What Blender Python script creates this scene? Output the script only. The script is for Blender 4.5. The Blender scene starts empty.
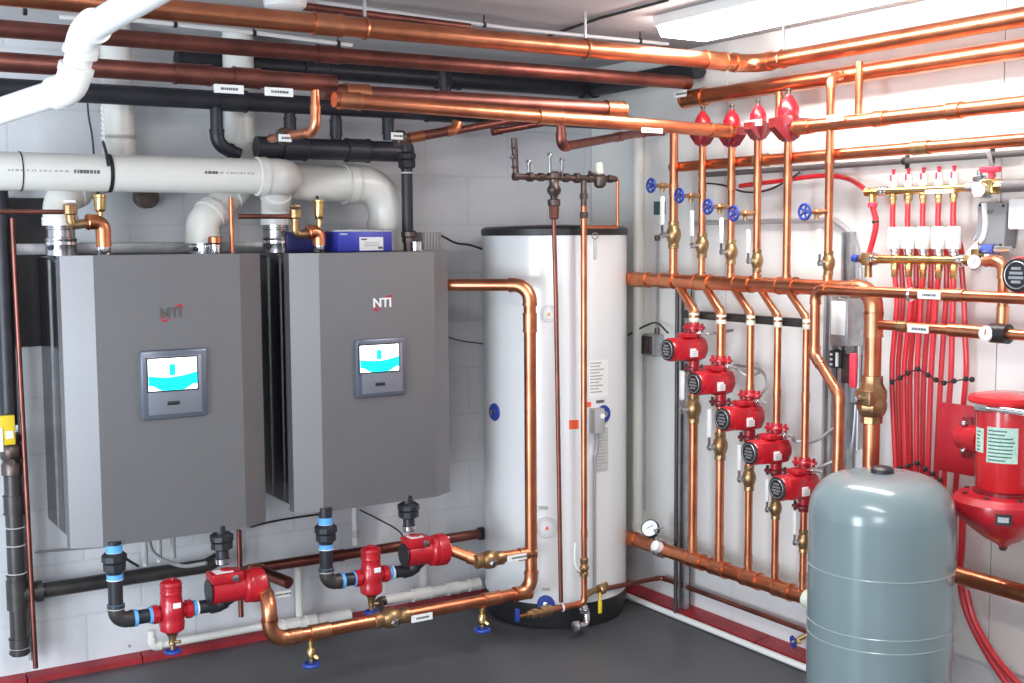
import bpy, bmesh, math, random
from mathutils import Vector, Matrix
random.seed(7)
V3 = Vector
SC = bpy.context.scene
COL = SC.collection
PI = math.pi

# ------------------------------------------------------------------ camera geometry (metres, z up)
F, PITCH, ROLL, YAW = 1219.93, 0.0859238, -0.00616780, 0.55750893
FW = V3((math.sin(YAW)*math.cos(PITCH), math.cos(YAW)*math.cos(PITCH), -math.sin(PITCH)))
R0 = V3((math.cos(YAW), -math.sin(YAW), 0)); U0 = R0.cross(FW)
RT = R0*math.cos(ROLL) + U0*math.sin(ROLL)
UP = -R0*math.sin(ROLL) + U0*math.cos(ROLL)
CAM = V3((-3.16759, -4.13305, 1.55))
def P(x, y, ax, v):
    """point seen at (x, y) of the photograph, lying in the world plane ax = v"""
    d = FW*F + RT*(x-512) - UP*(y-341.5)
    i = 'xyz'.index(ax)
    return CAM + d*((v-CAM[i])/d[i])
def vert(px, py0, py1, ax, v):
    a = P(px, (py0+py1)/2, ax, v)
    z0 = P(px, py0, ax, v).z; z1 = P(px, py1, ax, v).z
    return [V3((a.x, a.y, z0)), V3((a.x, a.y, z1))]
def runx(p, q, y):
    a = P(*p, 'y', y); b = P(*q, 'y', y); z = (a.z+b.z)/2
    return [V3((a.x, y, z)), V3((b.x, y, z))]
def runy(p, q, x):
    a = P(*p, 'x', x); b = P(*q, 'x', x); z = (a.z+b.z)/2
    return [V3((x, a.y, z)), V3((x, b.y, z))]

YB, XR, ZC = 0.33, 0.05, 2.29      # back wall, right wall, ceiling

# ------------------------------------------------------------------ materials
MATS = {}
def nodes_of(name):
    m = bpy.data.materials.new(name); m.use_nodes = True
    nt = m.node_tree; b = nt.nodes['Principled BSDF']
    return m, nt, b
def mat(name, col, rough=.5, metal=0., noise=0., nscale=12., bump=0., bscale=60., spec=.5, coat=0., col2=None):
    m, nt, b = nodes_of(name)
    b.inputs['Roughness'].default_value = rough; b.inputs['Metallic'].default_value = metal
    b.inputs['Specular IOR Level'].default_value = spec
    b.inputs['Coat Weight'].default_value = coat; b.inputs['Coat Roughness'].default_value = .1
    tc = nt.nodes.new('ShaderNodeTexCoord')
    if noise or col2:
        n = nt.nodes.new('ShaderNodeTexNoise'); n.inputs['Scale'].default_value = nscale; n.inputs['Detail'].default_value = 5
        geo = nt.nodes.new('ShaderNodeNewGeometry')
        nt.links.new(geo.outputs['Position'], n.inputs['Vector'])
        r = nt.nodes.new('ShaderNodeValToRGB')
        r.color_ramp.elements[0].position = .32; r.color_ramp.elements[1].position = .68
        c2 = col2 if col2 else tuple(c*(1-noise) for c in col)
        r.color_ramp.elements[0].color = (*c2, 1); r.color_ramp.elements[1].color = (*col, 1)
        nt.links.new(n.outputs['Fac'], r.inputs['Fac']); nt.links.new(r.outputs['Color'], b.inputs['Base Color'])
    else:
        b.inputs['Base Color'].default_value = (*col, 1)
    if bump:
        n2 = nt.nodes.new('ShaderNodeTexNoise'); n2.inputs['Scale'].default_value = bscale; n2.inputs['Detail'].default_value = 4
        nt.links.new(tc.outputs['Object'], n2.inputs['Vector'])
        bp = nt.nodes.new('ShaderNodeBump'); bp.inputs['Strength'].default_value = bump; bp.inputs['Distance'].default_value = .005
        nt.links.new(n2.outputs['Fac'], bp.inputs['Height']); nt.links.new(bp.outputs['Normal'], b.inputs['Normal'])
    MATS[name] = m
    return m
def emis(name, col, s):
    m, nt, b = nodes_of(name)
    b.inputs['Base Color'].default_value = (*col, 1)
    b.inputs['Emission Color'].default_value = (*col, 1); b.inputs['Emission Strength'].default_value = s
    MATS[name] = m
    return m
mat('copper', (.78, .30, .155), .31, 1., col2=(.54, .185, .10), nscale=9)
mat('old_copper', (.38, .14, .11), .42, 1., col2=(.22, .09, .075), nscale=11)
mat('fitting_copper', (.78, .33, .175), .33, 1., col2=(.56, .22, .12), nscale=16)
mat('bronze', (.50, .33, .17), .36, .9, col2=(.33, .20, .10), nscale=25, bump=.15)
mat('brass', (.83, .60, .25), .24, 1., col2=(.62, .42, .17), nscale=20)
mat('dark_bronze', (.17, .135, .12), .42, .8, col2=(.10, .07, .065), nscale=25)
mat('chrome', (.78, .78, .79), .14, 1.)
mat('steel', (.60, .61, .63), .26, 1., noise=.25, nscale=20)
mat('galvanised', (.52, .53, .55), .42, .85, noise=.25, nscale=30)
mat('gray_conduit', (.50, .51, .54), .38, .6)
mat('black_iron', (.035, .036, .045), .42, .25, noise=.3, nscale=20)
mat('black_steel_pipe', (.085, .08, .078), .4, .5, noise=.4, nscale=14)
mat('black_plastic', (.02, .02, .022), .4)
mat('dark_glossy', (.05, .05, .058), .22, .4)
mat('gasket_black', (.012, .012, .013), .5)
mat('red_cast', (.52, .012, .024), .3, 0., noise=.22, nscale=14, bump=.12, coat=.35)
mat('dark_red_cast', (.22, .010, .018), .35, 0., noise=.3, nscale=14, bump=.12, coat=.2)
mat('bright_red', (.64, .018, .024), .27, 0., noise=.12, nscale=6, coat=.4)
mat('red_pex', (.64, .02, .032), .33, 0., coat=.2)
mat('red_handle', (.85, .05, .09), .4)
mat('red_curb', (.40, .022, .032), .45, 0., noise=.4, nscale=9, bump=.3, bscale=30)
mat('blue_paint', (.025, .06, .36), .35, 0., noise=.2)
mat('blue_tape', (.12, .42, .85), .5)
mat('white_tape', (.80, .82, .84), .5)
mat('yellow_plastic', (.90, .62, .03), .45)
mat('pvc_white', (.80, .79, .74), .32, 0., noise=.05, nscale=6, coat=.1)
mat('pvc_bright', (.90, .90, .88), .3, 0., coat=.1)
mat('pvc_gray', (.55, .55, .55), .38)
mat('white_plastic', (.88, .88, .86), .35)
mat('cream_plastic', (.78, .80, .66), .45)
mat('tank_white', (.80, .81, .82), .22, 0., coat=.3)
mat('label_gray', (.55, .57, .60), .6, noise=.35, nscale=160)
mat('label_white', (.84, .85, .84), .5)
mat('label_green', (.60, .82, .70), .5, noise=.25, nscale=90)
mat('print_dark', (.12, .12, .12), .6)
mat('print_gray', (.42, .42, .40), .6)
mat('orange_sticker', (.92, .12, .04), .5)
mat('dark_green', (.03, .13, .11), .5)
mat('box_gray', (.40, .39, .40), .45, 0.)
mat('insulation', (.13, .12, .12), .6)
mat('case_gray', (.25, .25, .26), .5)
mat('blue_box', (.04, .05, .42), .35)
mat('dark_blue', (.02, .022, .13), .4)
mat('boiler_face', (.235, .235, .245), .48, .65, noise=.05, nscale=3)
mat('boiler_side', (.10, .10, .11), .2, .85)
mat('panel_frame', (.16, .18, .23), .32, .5)
mat('panel_face', (.34, .36, .42), .35, .6)
mat('expansion_gray', (.205, .27, .285), .24, 0., noise=.06, nscale=5, coat=.35)
mat('weld_gray', (.32, .39, .40), .25, 0., coat=.3)
mat('cable_gray', (.42, .42, .43), .4, .4)
mat('cable_white', (.72, .72, .74), .4)
mat('cable_black', (.03, .03, .03), .5)
mat('shade_dark', (.055, .05, .055), .6, 0., noise=.4, nscale=12)  # dark tone standing in for shade beside the first boiler
mat('ceiling_paint', (.60, .59, .60), .85, 0., noise=.08, nscale=4, bump=.1)
mat('logo_gray', (.10, .10, .10), .4)
mat('logo_red', (.55, .02, .06), .4)
mat('dial_white', (.85, .86, .86), .4)
emis('screen_white', (.93, .98, 1.), 2.6)
emis('screen_cyan', (.0, .72, .85), 1.5)
emis('lamp_lens', (1., .985, .96), 32.)

def floor_material():
    m, nt, b = nodes_of('floor_paint')
    g = nt.nodes.new('ShaderNodeNewGeometry')
    n = nt.nodes.new('ShaderNodeTexNoise'); n.inputs['Scale'].default_value = 2.2; n.inputs['Detail'].default_value = 8
    n3 = nt.nodes.new('ShaderNodeTexNoise'); n3.inputs['Scale'].default_value = 70; n3.inputs['Detail'].default_value = 3
    nt.links.new(g.outputs['Position'], n.inputs['Vector']); nt.links.new(g.outputs['Position'], n3.inputs['Vector'])
    r = nt.nodes.new('ShaderNodeValToRGB')
    r.color_ramp.elements[0].position = .35; r.color_ramp.elements[1].position = .7
    r.color_ramp.elements[0].color = (.062, .064, .070, 1); r.color_ramp.elements[1].color = (.088, .091, .10, 1)
    nt.links.new(n.outputs['Fac'], r.inputs['Fac']); nt.links.new(r.outputs['Color'], b.inputs['Base Color'])
    bp = nt.nodes.new('ShaderNodeBump'); bp.inputs['Strength'].default_value = .25; bp.inputs['Distance'].default_value = .003
    nt.links.new(n3.outputs['Fac'], bp.inputs['Height']); nt.links.new(bp.outputs['Normal'], b.inputs['Normal'])
    b.inputs['Roughness'].default_value = .42
    MATS['floor_paint'] = m
floor_material()
def block_material(name, axes, c1, c2, stain, mortar_dark=.7, zmax=None):
    """painted concrete block: brick texture on the wall's own plane, paint stains, mortar bump"""
    m, nt, b = nodes_of(name)
    g = nt.nodes.new('ShaderNodeNewGeometry'); s = nt.nodes.new('ShaderNodeSeparateXYZ'); c = nt.nodes.new('ShaderNodeCombineXYZ')
    nt.links.new(g.outputs['Position'], s.inputs['Vector'])
    nt.links.new(s.outputs[axes], c.inputs['X']); nt.links.new(s.outputs['Z'], c.inputs['Y'])
    br = nt.nodes.new('ShaderNodeTexBrick')
    br.inputs['Scale'].default_value = 1.; br.inputs['Brick Width'].default_value = .40; br.inputs['Row Height'].default_value = .20
    br.inputs['Mortar Size'].default_value = .006; br.inputs['Mortar Smooth'].default_value = .6
    br.inputs['Color1'].default_value = (*c1, 1); br.inputs['Color2'].default_value = (*c2, 1)
    br.inputs['Mortar'].default_value = (*[v*mortar_dark for v in c1], 1)
    nt.links.new(c.outputs['Vector'], br.inputs['Vector'])
    n = nt.nodes.new('ShaderNodeTexNoise'); n.inputs['Scale'].default_value = 3.; n.inputs['Detail'].default_value = 7; n.inputs['Roughness'].default_value = .65
    nt.links.new(g.outputs['Position'], n.inputs['Vector'])
    rp = nt.nodes.new('ShaderNodeValToRGB'); rp.color_ramp.elements[0].position = .40; rp.color_ramp.elements[1].position = .72
    rp.color_ramp.elements[0].color = (0, 0, 0, 1); rp.color_ramp.elements[1].color = (.55, .55, .55, 1)
    nt.links.new(n.outputs['Fac'], rp.inputs['Fac'])
    mx = nt.nodes.new('ShaderNodeMixRGB'); mx.inputs['Color2'].default_value = (*stain, 1)
    nt.links.new(rp.outputs['Color'], mx.inputs['Fac']); nt.links.new(br.outputs['Color'], mx.inputs['Color1'])
    n4 = nt.nodes.new('ShaderNodeTexVoronoi'); n4.inputs['Scale'].default_value = 4.5
    nt.links.new(g.outputs['Position'], n4.inputs['Vector'])
    r4 = nt.nodes.new('ShaderNodeValToRGB'); r4.color_ramp.elements[0].position = .02; r4.color_ramp.elements[1].position = .035
    r4.color_ramp.elements[0].color = (.18, .18, .19, 1); r4.color_ramp.elements[1].color = (1, 1, 1, 1)
    nt.links.new(n4.outputs['Distance'], r4.inputs['Fac'])
    mu = nt.nodes.new('ShaderNodeMixRGB'); mu.blend_type = 'MULTIPLY'; mu.inputs['Fac'].default_value = .8
    nt.links.new(mx.outputs['Color'], mu.inputs['Color1']); nt.links.new(r4.outputs['Color'], mu.inputs['Color2'])
    nt.links.new(mu.outputs['Color'], b.inputs['Base Color'])
    bp = nt.nodes.new('ShaderNodeBump'); bp.inputs['Strength'].default_value = .25; bp.inputs['Distance'].default_value = .004; bp.invert = True
    nt.links.new(br.outputs['Fac'], bp.inputs['Height'])
    n2 = nt.nodes.new('ShaderNodeTexNoise'); n2.inputs['Scale'].default_value = 45; nt.links.new(g.outputs['Position'], n2.inputs['Vector'])
    bp2 = nt.nodes.new('ShaderNodeBump'); bp2.inputs['Strength'].default_value = .35; bp2.inputs['Distance'].default_value = .004
    nt.links.new(n2.outputs['Fac'], bp2.inputs['Height']); nt.links.new(bp.outputs['Normal'], bp2.inputs['Normal'])
    nt.links.new(bp2.outputs['Normal'], b.inputs['Normal'])
    b.inputs['Roughness'].default_value = .6
    MATS[name] = m
block_material('painted_block', 'X', (.70, .71, .73), (.685, .695, .72), (.56, .58, .63), .9)
block_material('painted_block_right', 'Y', (.72, .72, .72), (.70, .70, .70), (.60, .60, .62), .9)
mat('wall_panel', (.80, .795, .77), .42, 0., noise=.06, nscale=3)

# ------------------------------------------------------------------ mesh builder
def frame_to(d):
    d = d.normalized()
    a = V3((0, 0, 1)) if abs(d.z) < .9 else V3((1, 0, 0))
    x = a.cross(d).normalized(); y = d.cross(x)
    return x, y
def axis_matrix(origin, d, up=None):
    """matrix whose local z is d"""
    d = V3(d).normalized()
    if up is None: x, y = frame_to(d)
    else:
        x = V3(up).cross(d).normalized(); y = d.cross(x)
    m = Matrix((x, y, d)).transposed().to_4x4(); m.translation = V3(origin)
    return m
def fillet(pts, R, n=7):
    pts = [V3(p) for p in pts]
    out = [pts[0]]; corners = []
    for i in range(1, len(pts)-1):
        a, b, c = pts[i-1], pts[i], pts[i+1]
        u = (a-b); w = (c-b); lu, lw = u.length, w.length
        if lu < 1e-6 or lw < 1e-6: continue
        u /= lu; w /= lw
        ang = u.angle(w)
        if ang > PI-.03: out.append(b); continue
        t = R/math.tan(ang/2)
        t = min(t, lu*.49, lw*.49); Rr = t*math.tan(ang/2)
        bis = (u+w).normalized(); cen = b + bis*(Rr/math.sin(ang/2))
        p0 = b+u*t; p1 = b+w*t
        v0 = (p0-cen); v1 = (p1-cen); tot = v0.angle(v1)
        k = max(3, int(n*tot/(PI/2)+.5)); arc = []
        for j in range(k+1):
            s = j/k
            q = (v0*math.sin((1-s)*tot) + v1*math.sin(s*tot))/math.sin(tot)
            arc.append(cen+q)
        corners.append((arc, u, w)); out += arc
    out.append(pts[-1])
    return out, corners
def spline(pts, n=8):
    pts = [V3(p) for p in pts]
    q = [pts[0]*2-pts[1]] + pts + [pts[-1]*2-pts[-2]]
    out = []
    for i in range(1, len(q)-2):
        for j in range(n):
            t = j/n
            out.append(.5*((2*q[i]) + (q[i+1]-q[i-1])*t + (2*q[i-1]-5*q[i]+4*q[i+1]-q[i+2])*t*t + (-q[i-1]+3*q[i]-3*q[i+1]+q[i+2])*t**3))
    out.append(pts[-1]); return out
class MB:
    def __init__(s): s.v = []; s.f = []
    def add(s, vs, fs, M=None):
        o = len(s.v)
        s.v += [(M @ V3(p)) if M is not None else V3(p) for p in vs]
        s.f += [[i+o for i in f] for f in fs]
        return s
    def tube(s, pts, r, seg=14, cap=True, radii=None):
        pts = [V3(p) for p in pts]
        q = [pts[0]]
        rr = [radii[0] if radii else r]
        for i, p in enumerate(pts[1:], 1):
            if (p-q[-1]).length > 1e-5: q.append(p); rr.append(radii[i] if radii else r)
        pts = q
        if len(pts) < 2: return s
        T = []
        for i in range(len(pts)):
            if i == 0: t = pts[1]-pts[0]
            elif i == len(pts)-1: t = pts[-1]-pts[-2]
            else: t = (pts[i+1]-pts[i]).normalized()+(pts[i]-pts[i-1]).normalized()
            T.append(t.normalized() if t.length > 1e-9 else T[-1])
        x, y = frame_to(T[0]); vs = []
        for i, p in enumerate(pts):
            if i:
                x = (x - T[i]*x.dot(T[i])).normalized(); y = T[i].cross(x)
            for k in range(seg):
                a = 2*PI*k/seg
                vs.append(p + (x*math.cos(a)+y*math.sin(a))*rr[i])
        fs = []
        for i in range(len(pts)-1):
            for k in range(seg):
                k2 = (k+1) % seg
                fs.append([i*seg+k, i*seg+k2, (i+1)*seg+k2, (i+1)*seg+k])
        if cap:
            fs.append(list(range(seg))[::-1]); fs.append([(len(pts)-1)*seg+k for k in range(seg)])
        return s.add(vs, fs)
    def cyl(s, a, b, r, seg=18, r2=None):
        return s.tube([a, b], r, seg, True, [r, r if r2 is None else r2])
    def lathe(s, prof, M=None, seg=24):
        """prof: (radius, z) pairs"""
        vs = []; fs = []; n = len(prof)
        for r, z in prof:
            for k in range(seg):
                a = 2*PI*k/seg; vs.append((max(r, 1e-4)*math.cos(a), max(r, 1e-4)*math.sin(a), z))
        for i in range(n-1):
            for k in range(seg):
                k2 = (k+1) % seg; fs.append([i*seg+k, i*seg+k2, (i+1)*seg+k2, (i+1)*seg+k])
        fs.append(list(range(seg))[::-1]); fs.append([(n-1)*seg+k for k in range(seg)])
        return s.add(vs, fs, M)
    def box(s, c, d, M=None, bev=0.):
        c = V3(c); x, y, z = d[0]/2, d[1]/2, d[2]/2
        if bev <= 0:
            vs = [c+V3((i*x, j*y, k*z)) for i in (-1, 1) for j in (-1, 1) for k in (-1, 1)]
            fs = [[0, 1, 3, 2], [4, 6, 7, 5], [0, 4, 5, 1], [2, 3, 7, 6], [0, 2, 6, 4], [1, 5, 7, 3]]
            return s.add(vs, fs, M)
        bm = bmesh.new(); bmesh.ops.create_cube(bm, size=1)
        for v in bm.verts: v.co = V3((v.co.x*d[0], v.co.y*d[1], v.co.z*d[2]))
        bmesh.ops.bevel(bm, geom=bm.edges[:], offset=bev, segments=2, affect='EDGES', profile=.5)
        bm.verts.ensure_lookup_table()
        vs = [c+v.co for v in bm.verts]; fs = [[v.index for v in f.verts] for f in bm.faces]
        bm.free(); return s.add(vs, fs, M)
    def prism(s, poly, z0, z1, M=None):
        n = len(poly)
        vs = [(x, y, z0) for x, y in poly]+[(x, y, z1) for x, y in poly]
        fs = [list(range(n))[::-1], [n+i for i in range(n)]]+[[i, (i+1) % n, n+(i+1) % n, n+i] for i in range(n)]
        return s.add(vs, fs, M)
    def torus(s, R, r, M=None, seg=24, rs=8):
        vs = []; fs = []
        for i in range(seg):
            a = 2*PI*i/seg
            for j in range(rs):
                b = 2*PI*j/rs; q = R+r*math.cos(b)
                vs.append((q*math.cos(a), q*math.sin(a), r*math.sin(b)))
        for i in range(seg):
            for j in range(rs):
                i2 = (i+1) % seg; j2 = (j+1) % rs
                fs.append([i*rs+j, i2*rs+j, i2*rs+j2, i*rs+j2])
        return s.add(vs, fs, M)
    def ball(s, c, r, sz=1., seg=16):
        prof = [(r*math.sin(PI*k/8), -r*math.cos(PI*k/8)*sz) for k in range(9)]
        return s.lathe(prof, Matrix.Translation(V3(c)), seg)

def link(o, parent=None):
    COL.objects.link(o)
    if parent is not None: o.parent = parent
    return o
def origin_of(o):
    p = V3((0, 0, 0))
    while o is not None: p = p+o.location; o = o.parent
    return p
def obj(name, mb, material, parent=None, label=None, smooth=True, angle=35):
    """one mesh object from world-space geometry"""
    me = bpy.data.meshes.new(name)
    if parent is not None: o0 = origin_of(parent); loc = V3((0, 0, 0))
    else:
        xs = [p.x for p in mb.v]; ys = [p.y for p in mb.v]; zs = [p.z for p in mb.v]
        o0 = V3(((min(xs)+max(xs))/2, (min(ys)+max(ys))/2, min(zs))); loc = o0
    me.from_pydata([tuple(p-o0) for p in mb.v], [], mb.f); me.update()
    bm = bmesh.new(); bm.from_mesh(me); bmesh.ops.recalc_face_normals(bm, faces=bm.faces[:]); bm.to_mesh(me); bm.free()
    if smooth:
        me.polygons.foreach_set('use_smooth', [True]*len(me.polygons)); me.set_sharp_from_angle(angle=math.radians(angle))
    me.materials.append(MATS[material])
    o = bpy.data.objects.new(name, me); o.location = loc
    link(o, parent)
    if label: o['label'] = label
    return o
def split_obj(name, mb, material, parent, label=None):
    """every loose piece of the geometry becomes a part of its own"""
    n = len(mb.v); root = list(range(n))
    def find(i):
        while root[i] != i: root[i] = root[root[i]]; i = root[i]
        return i
    for f in mb.f:
        a = find(f[0])
        for i in f[1:]: root[find(i)] = a
    groups = {}
    for f in mb.f: groups.setdefault(find(f[0]), []).append(f)
    o = None
    for g in groups.values():
        idx = sorted({i for f in g for i in f}); mp = {i: k for k, i in enumerate(idx)}
        m2 = MB(); m2.v = [mb.v[i] for i in idx]; m2.f = [[mp[i] for i in f] for f in g]
        o = obj(name, m2, material, parent, label)
    return o
def tag(o, label, cat, group=None):
    o['label'] = label; o['category'] = cat
    if group: o['group'] = group
    return o
def thing(name, label, cat, loc, group=None):
    o = bpy.data.objects.new(name, None); o.location = V3(loc); o.empty_display_size = .05; link(o)
    return tag(o, label, cat, group)
def struct(name, mb, material, smooth=False):
    o = obj(name, mb, material, smooth=smooth); o['kind'] = 'structure'; return o
def dup(root, loc, label, group=None, scale=None, rotz=None):
    r = root.copy(); COL.objects.link(r); r.location = V3(loc); r['label'] = label
    if group: r['group'] = group
    if scale: r.scale = (scale,)*3
    if rotz is not None: r.rotation_euler = (0, 0, rotz)
    for ch in list(root.children):
        c = ch.copy(); COL.objects.link(c); c.parent = r
        for g in list(ch.children):
            d = g.copy(); COL.objects.link(d); d.parent = c
    return r
class Repeat:
    """first use moves the prototype, every later use copies it"""
    def __init__(s, root): s.root = root; s.used = False; s.s0 = root.scale.copy()
    def place(s, loc, label, group=None, scale=1., rotz=0.):
        if not s.used:
            s.used = True; r = s.root; r.location = V3(loc); r['label'] = label
            if group: r['group'] = group
            r.scale = (scale,)*3; r.rotation_euler = (0, 0, rotz); return r
        return dup(s.root, loc, label, group, scale, rotz)
def text(name, body, M, size, material, parent, ext=.0006, bold=0.):
    cu = bpy.data.curves.new(name, 'FONT'); cu.body = body; cu.size = size; cu.extrude = ext; cu.offset = bold
    cu.align_x = 'CENTER'; cu.align_y = 'CENTER'; cu.materials.append(MATS[material])
    tmp = bpy.data.objects.new(name, cu); COL.objects.link(tmp); bpy.context.view_layer.update()
    me = bpy.data.meshes.new_from_object(tmp.evaluated_get(bpy.context.evaluated_depsgraph_get()))
    bpy.data.objects.remove(tmp); bpy.data.curves.remove(cu)
    if not me.materials: me.materials.append(MATS[material])
    o = bpy.data.objects.new(name, me); link(o, parent)
    M2 = M.copy(); M2.translation = M.translation-origin_of(parent); o.matrix_local = M2
    return o
FRONT = Matrix(((1, 0, 0), (0, 0, -1), (0, 1, 0))).to_4x4()     # text facing -y (towards the room from the back wall)
SIDE = Matrix(((0, 0, -1), (-1, 0, 0), (0, 1, 0))).to_4x4()     # text facing -x (towards the room from the right wall)
def at_m(M, p): m = M.copy(); m.translation = V3(p); return m

# ------------------------------------------------------------------ pipe builder
def pipe(label, pts, r, material='copper', name='copper_pipe', cat='pipe', group=None, R=None, fit='fitting_copper',
         elbows=True, couplings=(), tees=(), parent=None, seg=16, ef=1.13):
    R = R if R else r*2.3
    path, corners = fillet(pts, R)
    o = obj(name, MB().tube(path, r, seg), material, parent)
    if parent is None: tag(o, label, cat, group)
    if elbows:
        for arc, u, w in corners:
            L = r*.8
            pp = [arc[0]+u*L]+arc+[arc[-1]+w*L]
            mb = MB().tube(pp, r*ef, seg)
            for a, d in ((arc[0], u), (arc[-1], w)):
                mb.cyl(a+d*L*.45, a+d*L*1.1, r*(ef+.07), seg)
            obj('elbow', mb, fit, o)
    for c in couplings:
        i, f = c[0], c[1]; k = c[2] if len(c) > 2 else 1.5
        a, b = V3(pts[i]), V3(pts[i+1]); d = (b-a).normalized(); q = a.lerp(b, f)
        mb = MB().cyl(q-d*r*k, q+d*r*k, r*ef, seg)
        for s in (-1, 1): mb.cyl(q+d*s*r*k*.86, q+d*s*r*k*1.02, r*(ef+.07), seg)
        obj('coupling', mb, fit, o)
    return o
def label_tag(parent, p, d, w=.085, h=.022, face=V3((0, -1, 0))):
    """white engraved tag hung on a pipe, its dark print on the room side"""
    d = V3(d).normalized(); face = V3(face).normalized(); up = face.cross(d).normalized()
    if up.z < 0: up = -up
    x = up.cross(face)
    M = Matrix((x, up, face)).transposed().to_4x4(); M.translation = V3(p)
    t = obj('label_tag', MB().box((0, 0, 0), (w, h, .003), M, .0008), 'label_white', parent, 'white engraved label tag', smooth=False)
    mb = MB(); xx = -w*.28
    for k in range(7):
        ww = random.uniform(.003, .009); mb.box((xx+ww/2, 0, .0018), (ww, h*.28, .0008), M); xx += ww+.0018
    obj('print', mb, 'print_dark', t, smooth=False)
    return t

# ================================================================== THE ROOM
struct('floor', MB().box((-2.5, -2.4, -.03), (5.2, 5.6, .06)), 'floor_paint')
struct('wall_back', MB().box((-2.5, YB+.05, ZC/2), (5.2, .1, ZC)), 'painted_block')
struct('wall_right', MB().box((XR+.05, -2.35, ZC/2), (.1, 5.46, ZC)), 'painted_block_right')
struct('ceiling', MB().box((-2.5, -2.4, ZC+.03), (5.2, 5.6, .06)), 'ceiling_paint')
struct('wall_front', MB().box((-2.5, -5.15, ZC/2), (5.2, .1, ZC)), 'painted_block')
# white panelling on the upper right wall, with seams
zb = P(770, 590, 'x', XR-.02).z
ys = [YB-.003, -.56, -1.78, -3.0]
pb = MB()
for a, b in zip(ys, ys[1:]): pb.box((XR-.008, (a+b)/2, (zb+ZC-.004)/2), (.014, a-b-.004, ZC-.004-zb))
struct('trim_1', pb, 'wall_panel')
# red curbs at the foot of the walls
cb = MB()
for x0, x1 in ((-3.6, -2.42), (-2.415, -2.02), (-2.015, -1.5), (-1.495, -.7), (-.695, -.02)):
    cb.prism([(YB-.002, 0), (YB-.048, 0), (YB-.044, .022), (YB-.002, .030)], x0, x1, Matrix(((0, 0, 1, 0), (1, 0, 0, 0), (0, 1, 0, 0), (0, 0, 0, 1))))
struct('baseboard_back', cb, 'red_curb')
cb = MB()
for y0, y1 in ((-3.2, -1.62), (-1.615, -.82), (-.815, YB-.08)):
    cb.prism([(XR-.002, 0), (XR-.085, 0), (XR-.08, .026), (XR-.002, .036)], y0, y1, Matrix(((1, 0, 0, 0), (0, 0, 1, 0), (0, 1, 0, 0), (0, 0, 0, 1))))
struct('baseboard_right', cb, 'red_curb')
# ceiling crack / formwork seam and ceiling conduits
a = P(512, 49, 'z', ZC-.004); b = P(668, -2, 'z', ZC-.004)
tag(obj('ceiling_cable', MB().tube([P(548, 36, 'z', ZC-.006), P(600, 18, 'z', ZC-.006), P(668, 0, 'z', ZC-.006)], .005), 'cable_black'),
    'thin dark cable crossing the ceiling before the bright lamp', 'cable')

q = P(285, -3, 'z', ZC-.02); sn = thing('smoke_alarm', 'white round alarm with a yellow label on the ceiling above the thick main', 'alarm', (q.x, q.y, ZC-.06))
obj('case', MB().lathe([(.05, -.058), (.062, -.05), (.066, -.03), (.070, -.004), (.05, -.002)], Matrix.Translation((q.x, q.y, ZC)), 32), 'white_plastic', sn)
obj('label', MB().box((q.x-.02, q.y-.064, ZC-.03), (.03, .006, .016)), 'yellow_plastic', sn, 'yellow label')
# ================================================================== WATER HEATER
TC = V3((-.378, .010, 0)); TR = .294
wh = thing('water_heater', 'tall white cylindrical water heater with black top and bottom rims', 'water heater', TC)
MT = Matrix.Translation(TC)
obj('shell', MB().lathe([(TR-.004, .10), (TR, .104), (TR, 1.552), (TR-.003, 1.556)], MT, 72), 'tank_white', wh)
obj('top_rim', MB().lathe([(TR+.001, 1.553), (TR+.005, 1.556), (TR+.005, 1.578), (TR-.01, 1.588), (.05, 1.596), (.001, 1.596)], MT, 64), 'black_plastic', wh, 'black plastic top cap')
obj('base_rim', MB().lathe([(TR-.02, .002), (TR-.015, .004), (TR+.001, .06), (TR+.003, .103), (TR-.01, .106)], MT, 64), 'black_plastic', wh, 'black plastic base')
ft = MB()
for k in range(3):
    a = math.radians(-115+k*48); ft.box((TC.x+math.cos(a)*TR*.80, TC.y+math.sin(a)*TR*.80, .022), (.09, .06, .043), None, .008)
split_obj('foot', ft, 'gasket_black', wh)
def on_tank(px, py, lift=.0):
    """point and outward normal where the sight line through (px, py) meets the tank's shell"""
    d = (FW*F+RT*(px-512)-UP*(py-341.5)); ox, oy = CAM.x-TC.x, CAM.y-TC.y
    A = d.x**2+d.y**2; B = 2*(ox*d.x+oy*d.y); Cc = ox**2+oy**2-TR**2
    t = (-B-math.sqrt(max(B*B-4*A*Cc, 0)))/(2*A); p = CAM+d*t
    n = V3((p.x-TC.x, p.y-TC.y, 0)).normalized(); return p+n*lift, n
def tank_patch(x0, x1, y0, y1, lift=.0012):
    mb = MB(); p0, n0 = on_tank(x0, (y0+y1)/2); p1, n1 = on_tank(x1, (y0+y1)/2)
    zt = on_tank((x0+x1)/2, y0)[0].z; zl = on_tank((x0+x1)/2, y1)[0].z
    a0 = math.atan2(n0.y, n0.x); a1 = math.atan2(n1.y, n1.x); k = 8
    if a1-a0 > PI: a0 += 2*PI
    if a0-a1 > PI: a1 += 2*PI
    vs = []; fs = []
    for i in range(k+1):
        a = a0+(a1-a0)*i/k
        for rr, z in ((TR+.0003, zl), (TR+lift, zl), (TR+lift, zt), (TR+.0003, zt)): vs.append(V3((TC.x+rr*math.cos(a), TC.y+rr*math.sin(a), z)))
    for i in range(k):
        for j in range(4): fs.append([i*4+j, i*4+(j+1) % 4, i*4+4+(j+1) % 4, i*4+4+j])
    fs += [[0, 1, 2, 3], [k*4+3, k*4+2, k*4+1, k*4]]
    return mb.add(vs, fs)
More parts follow.
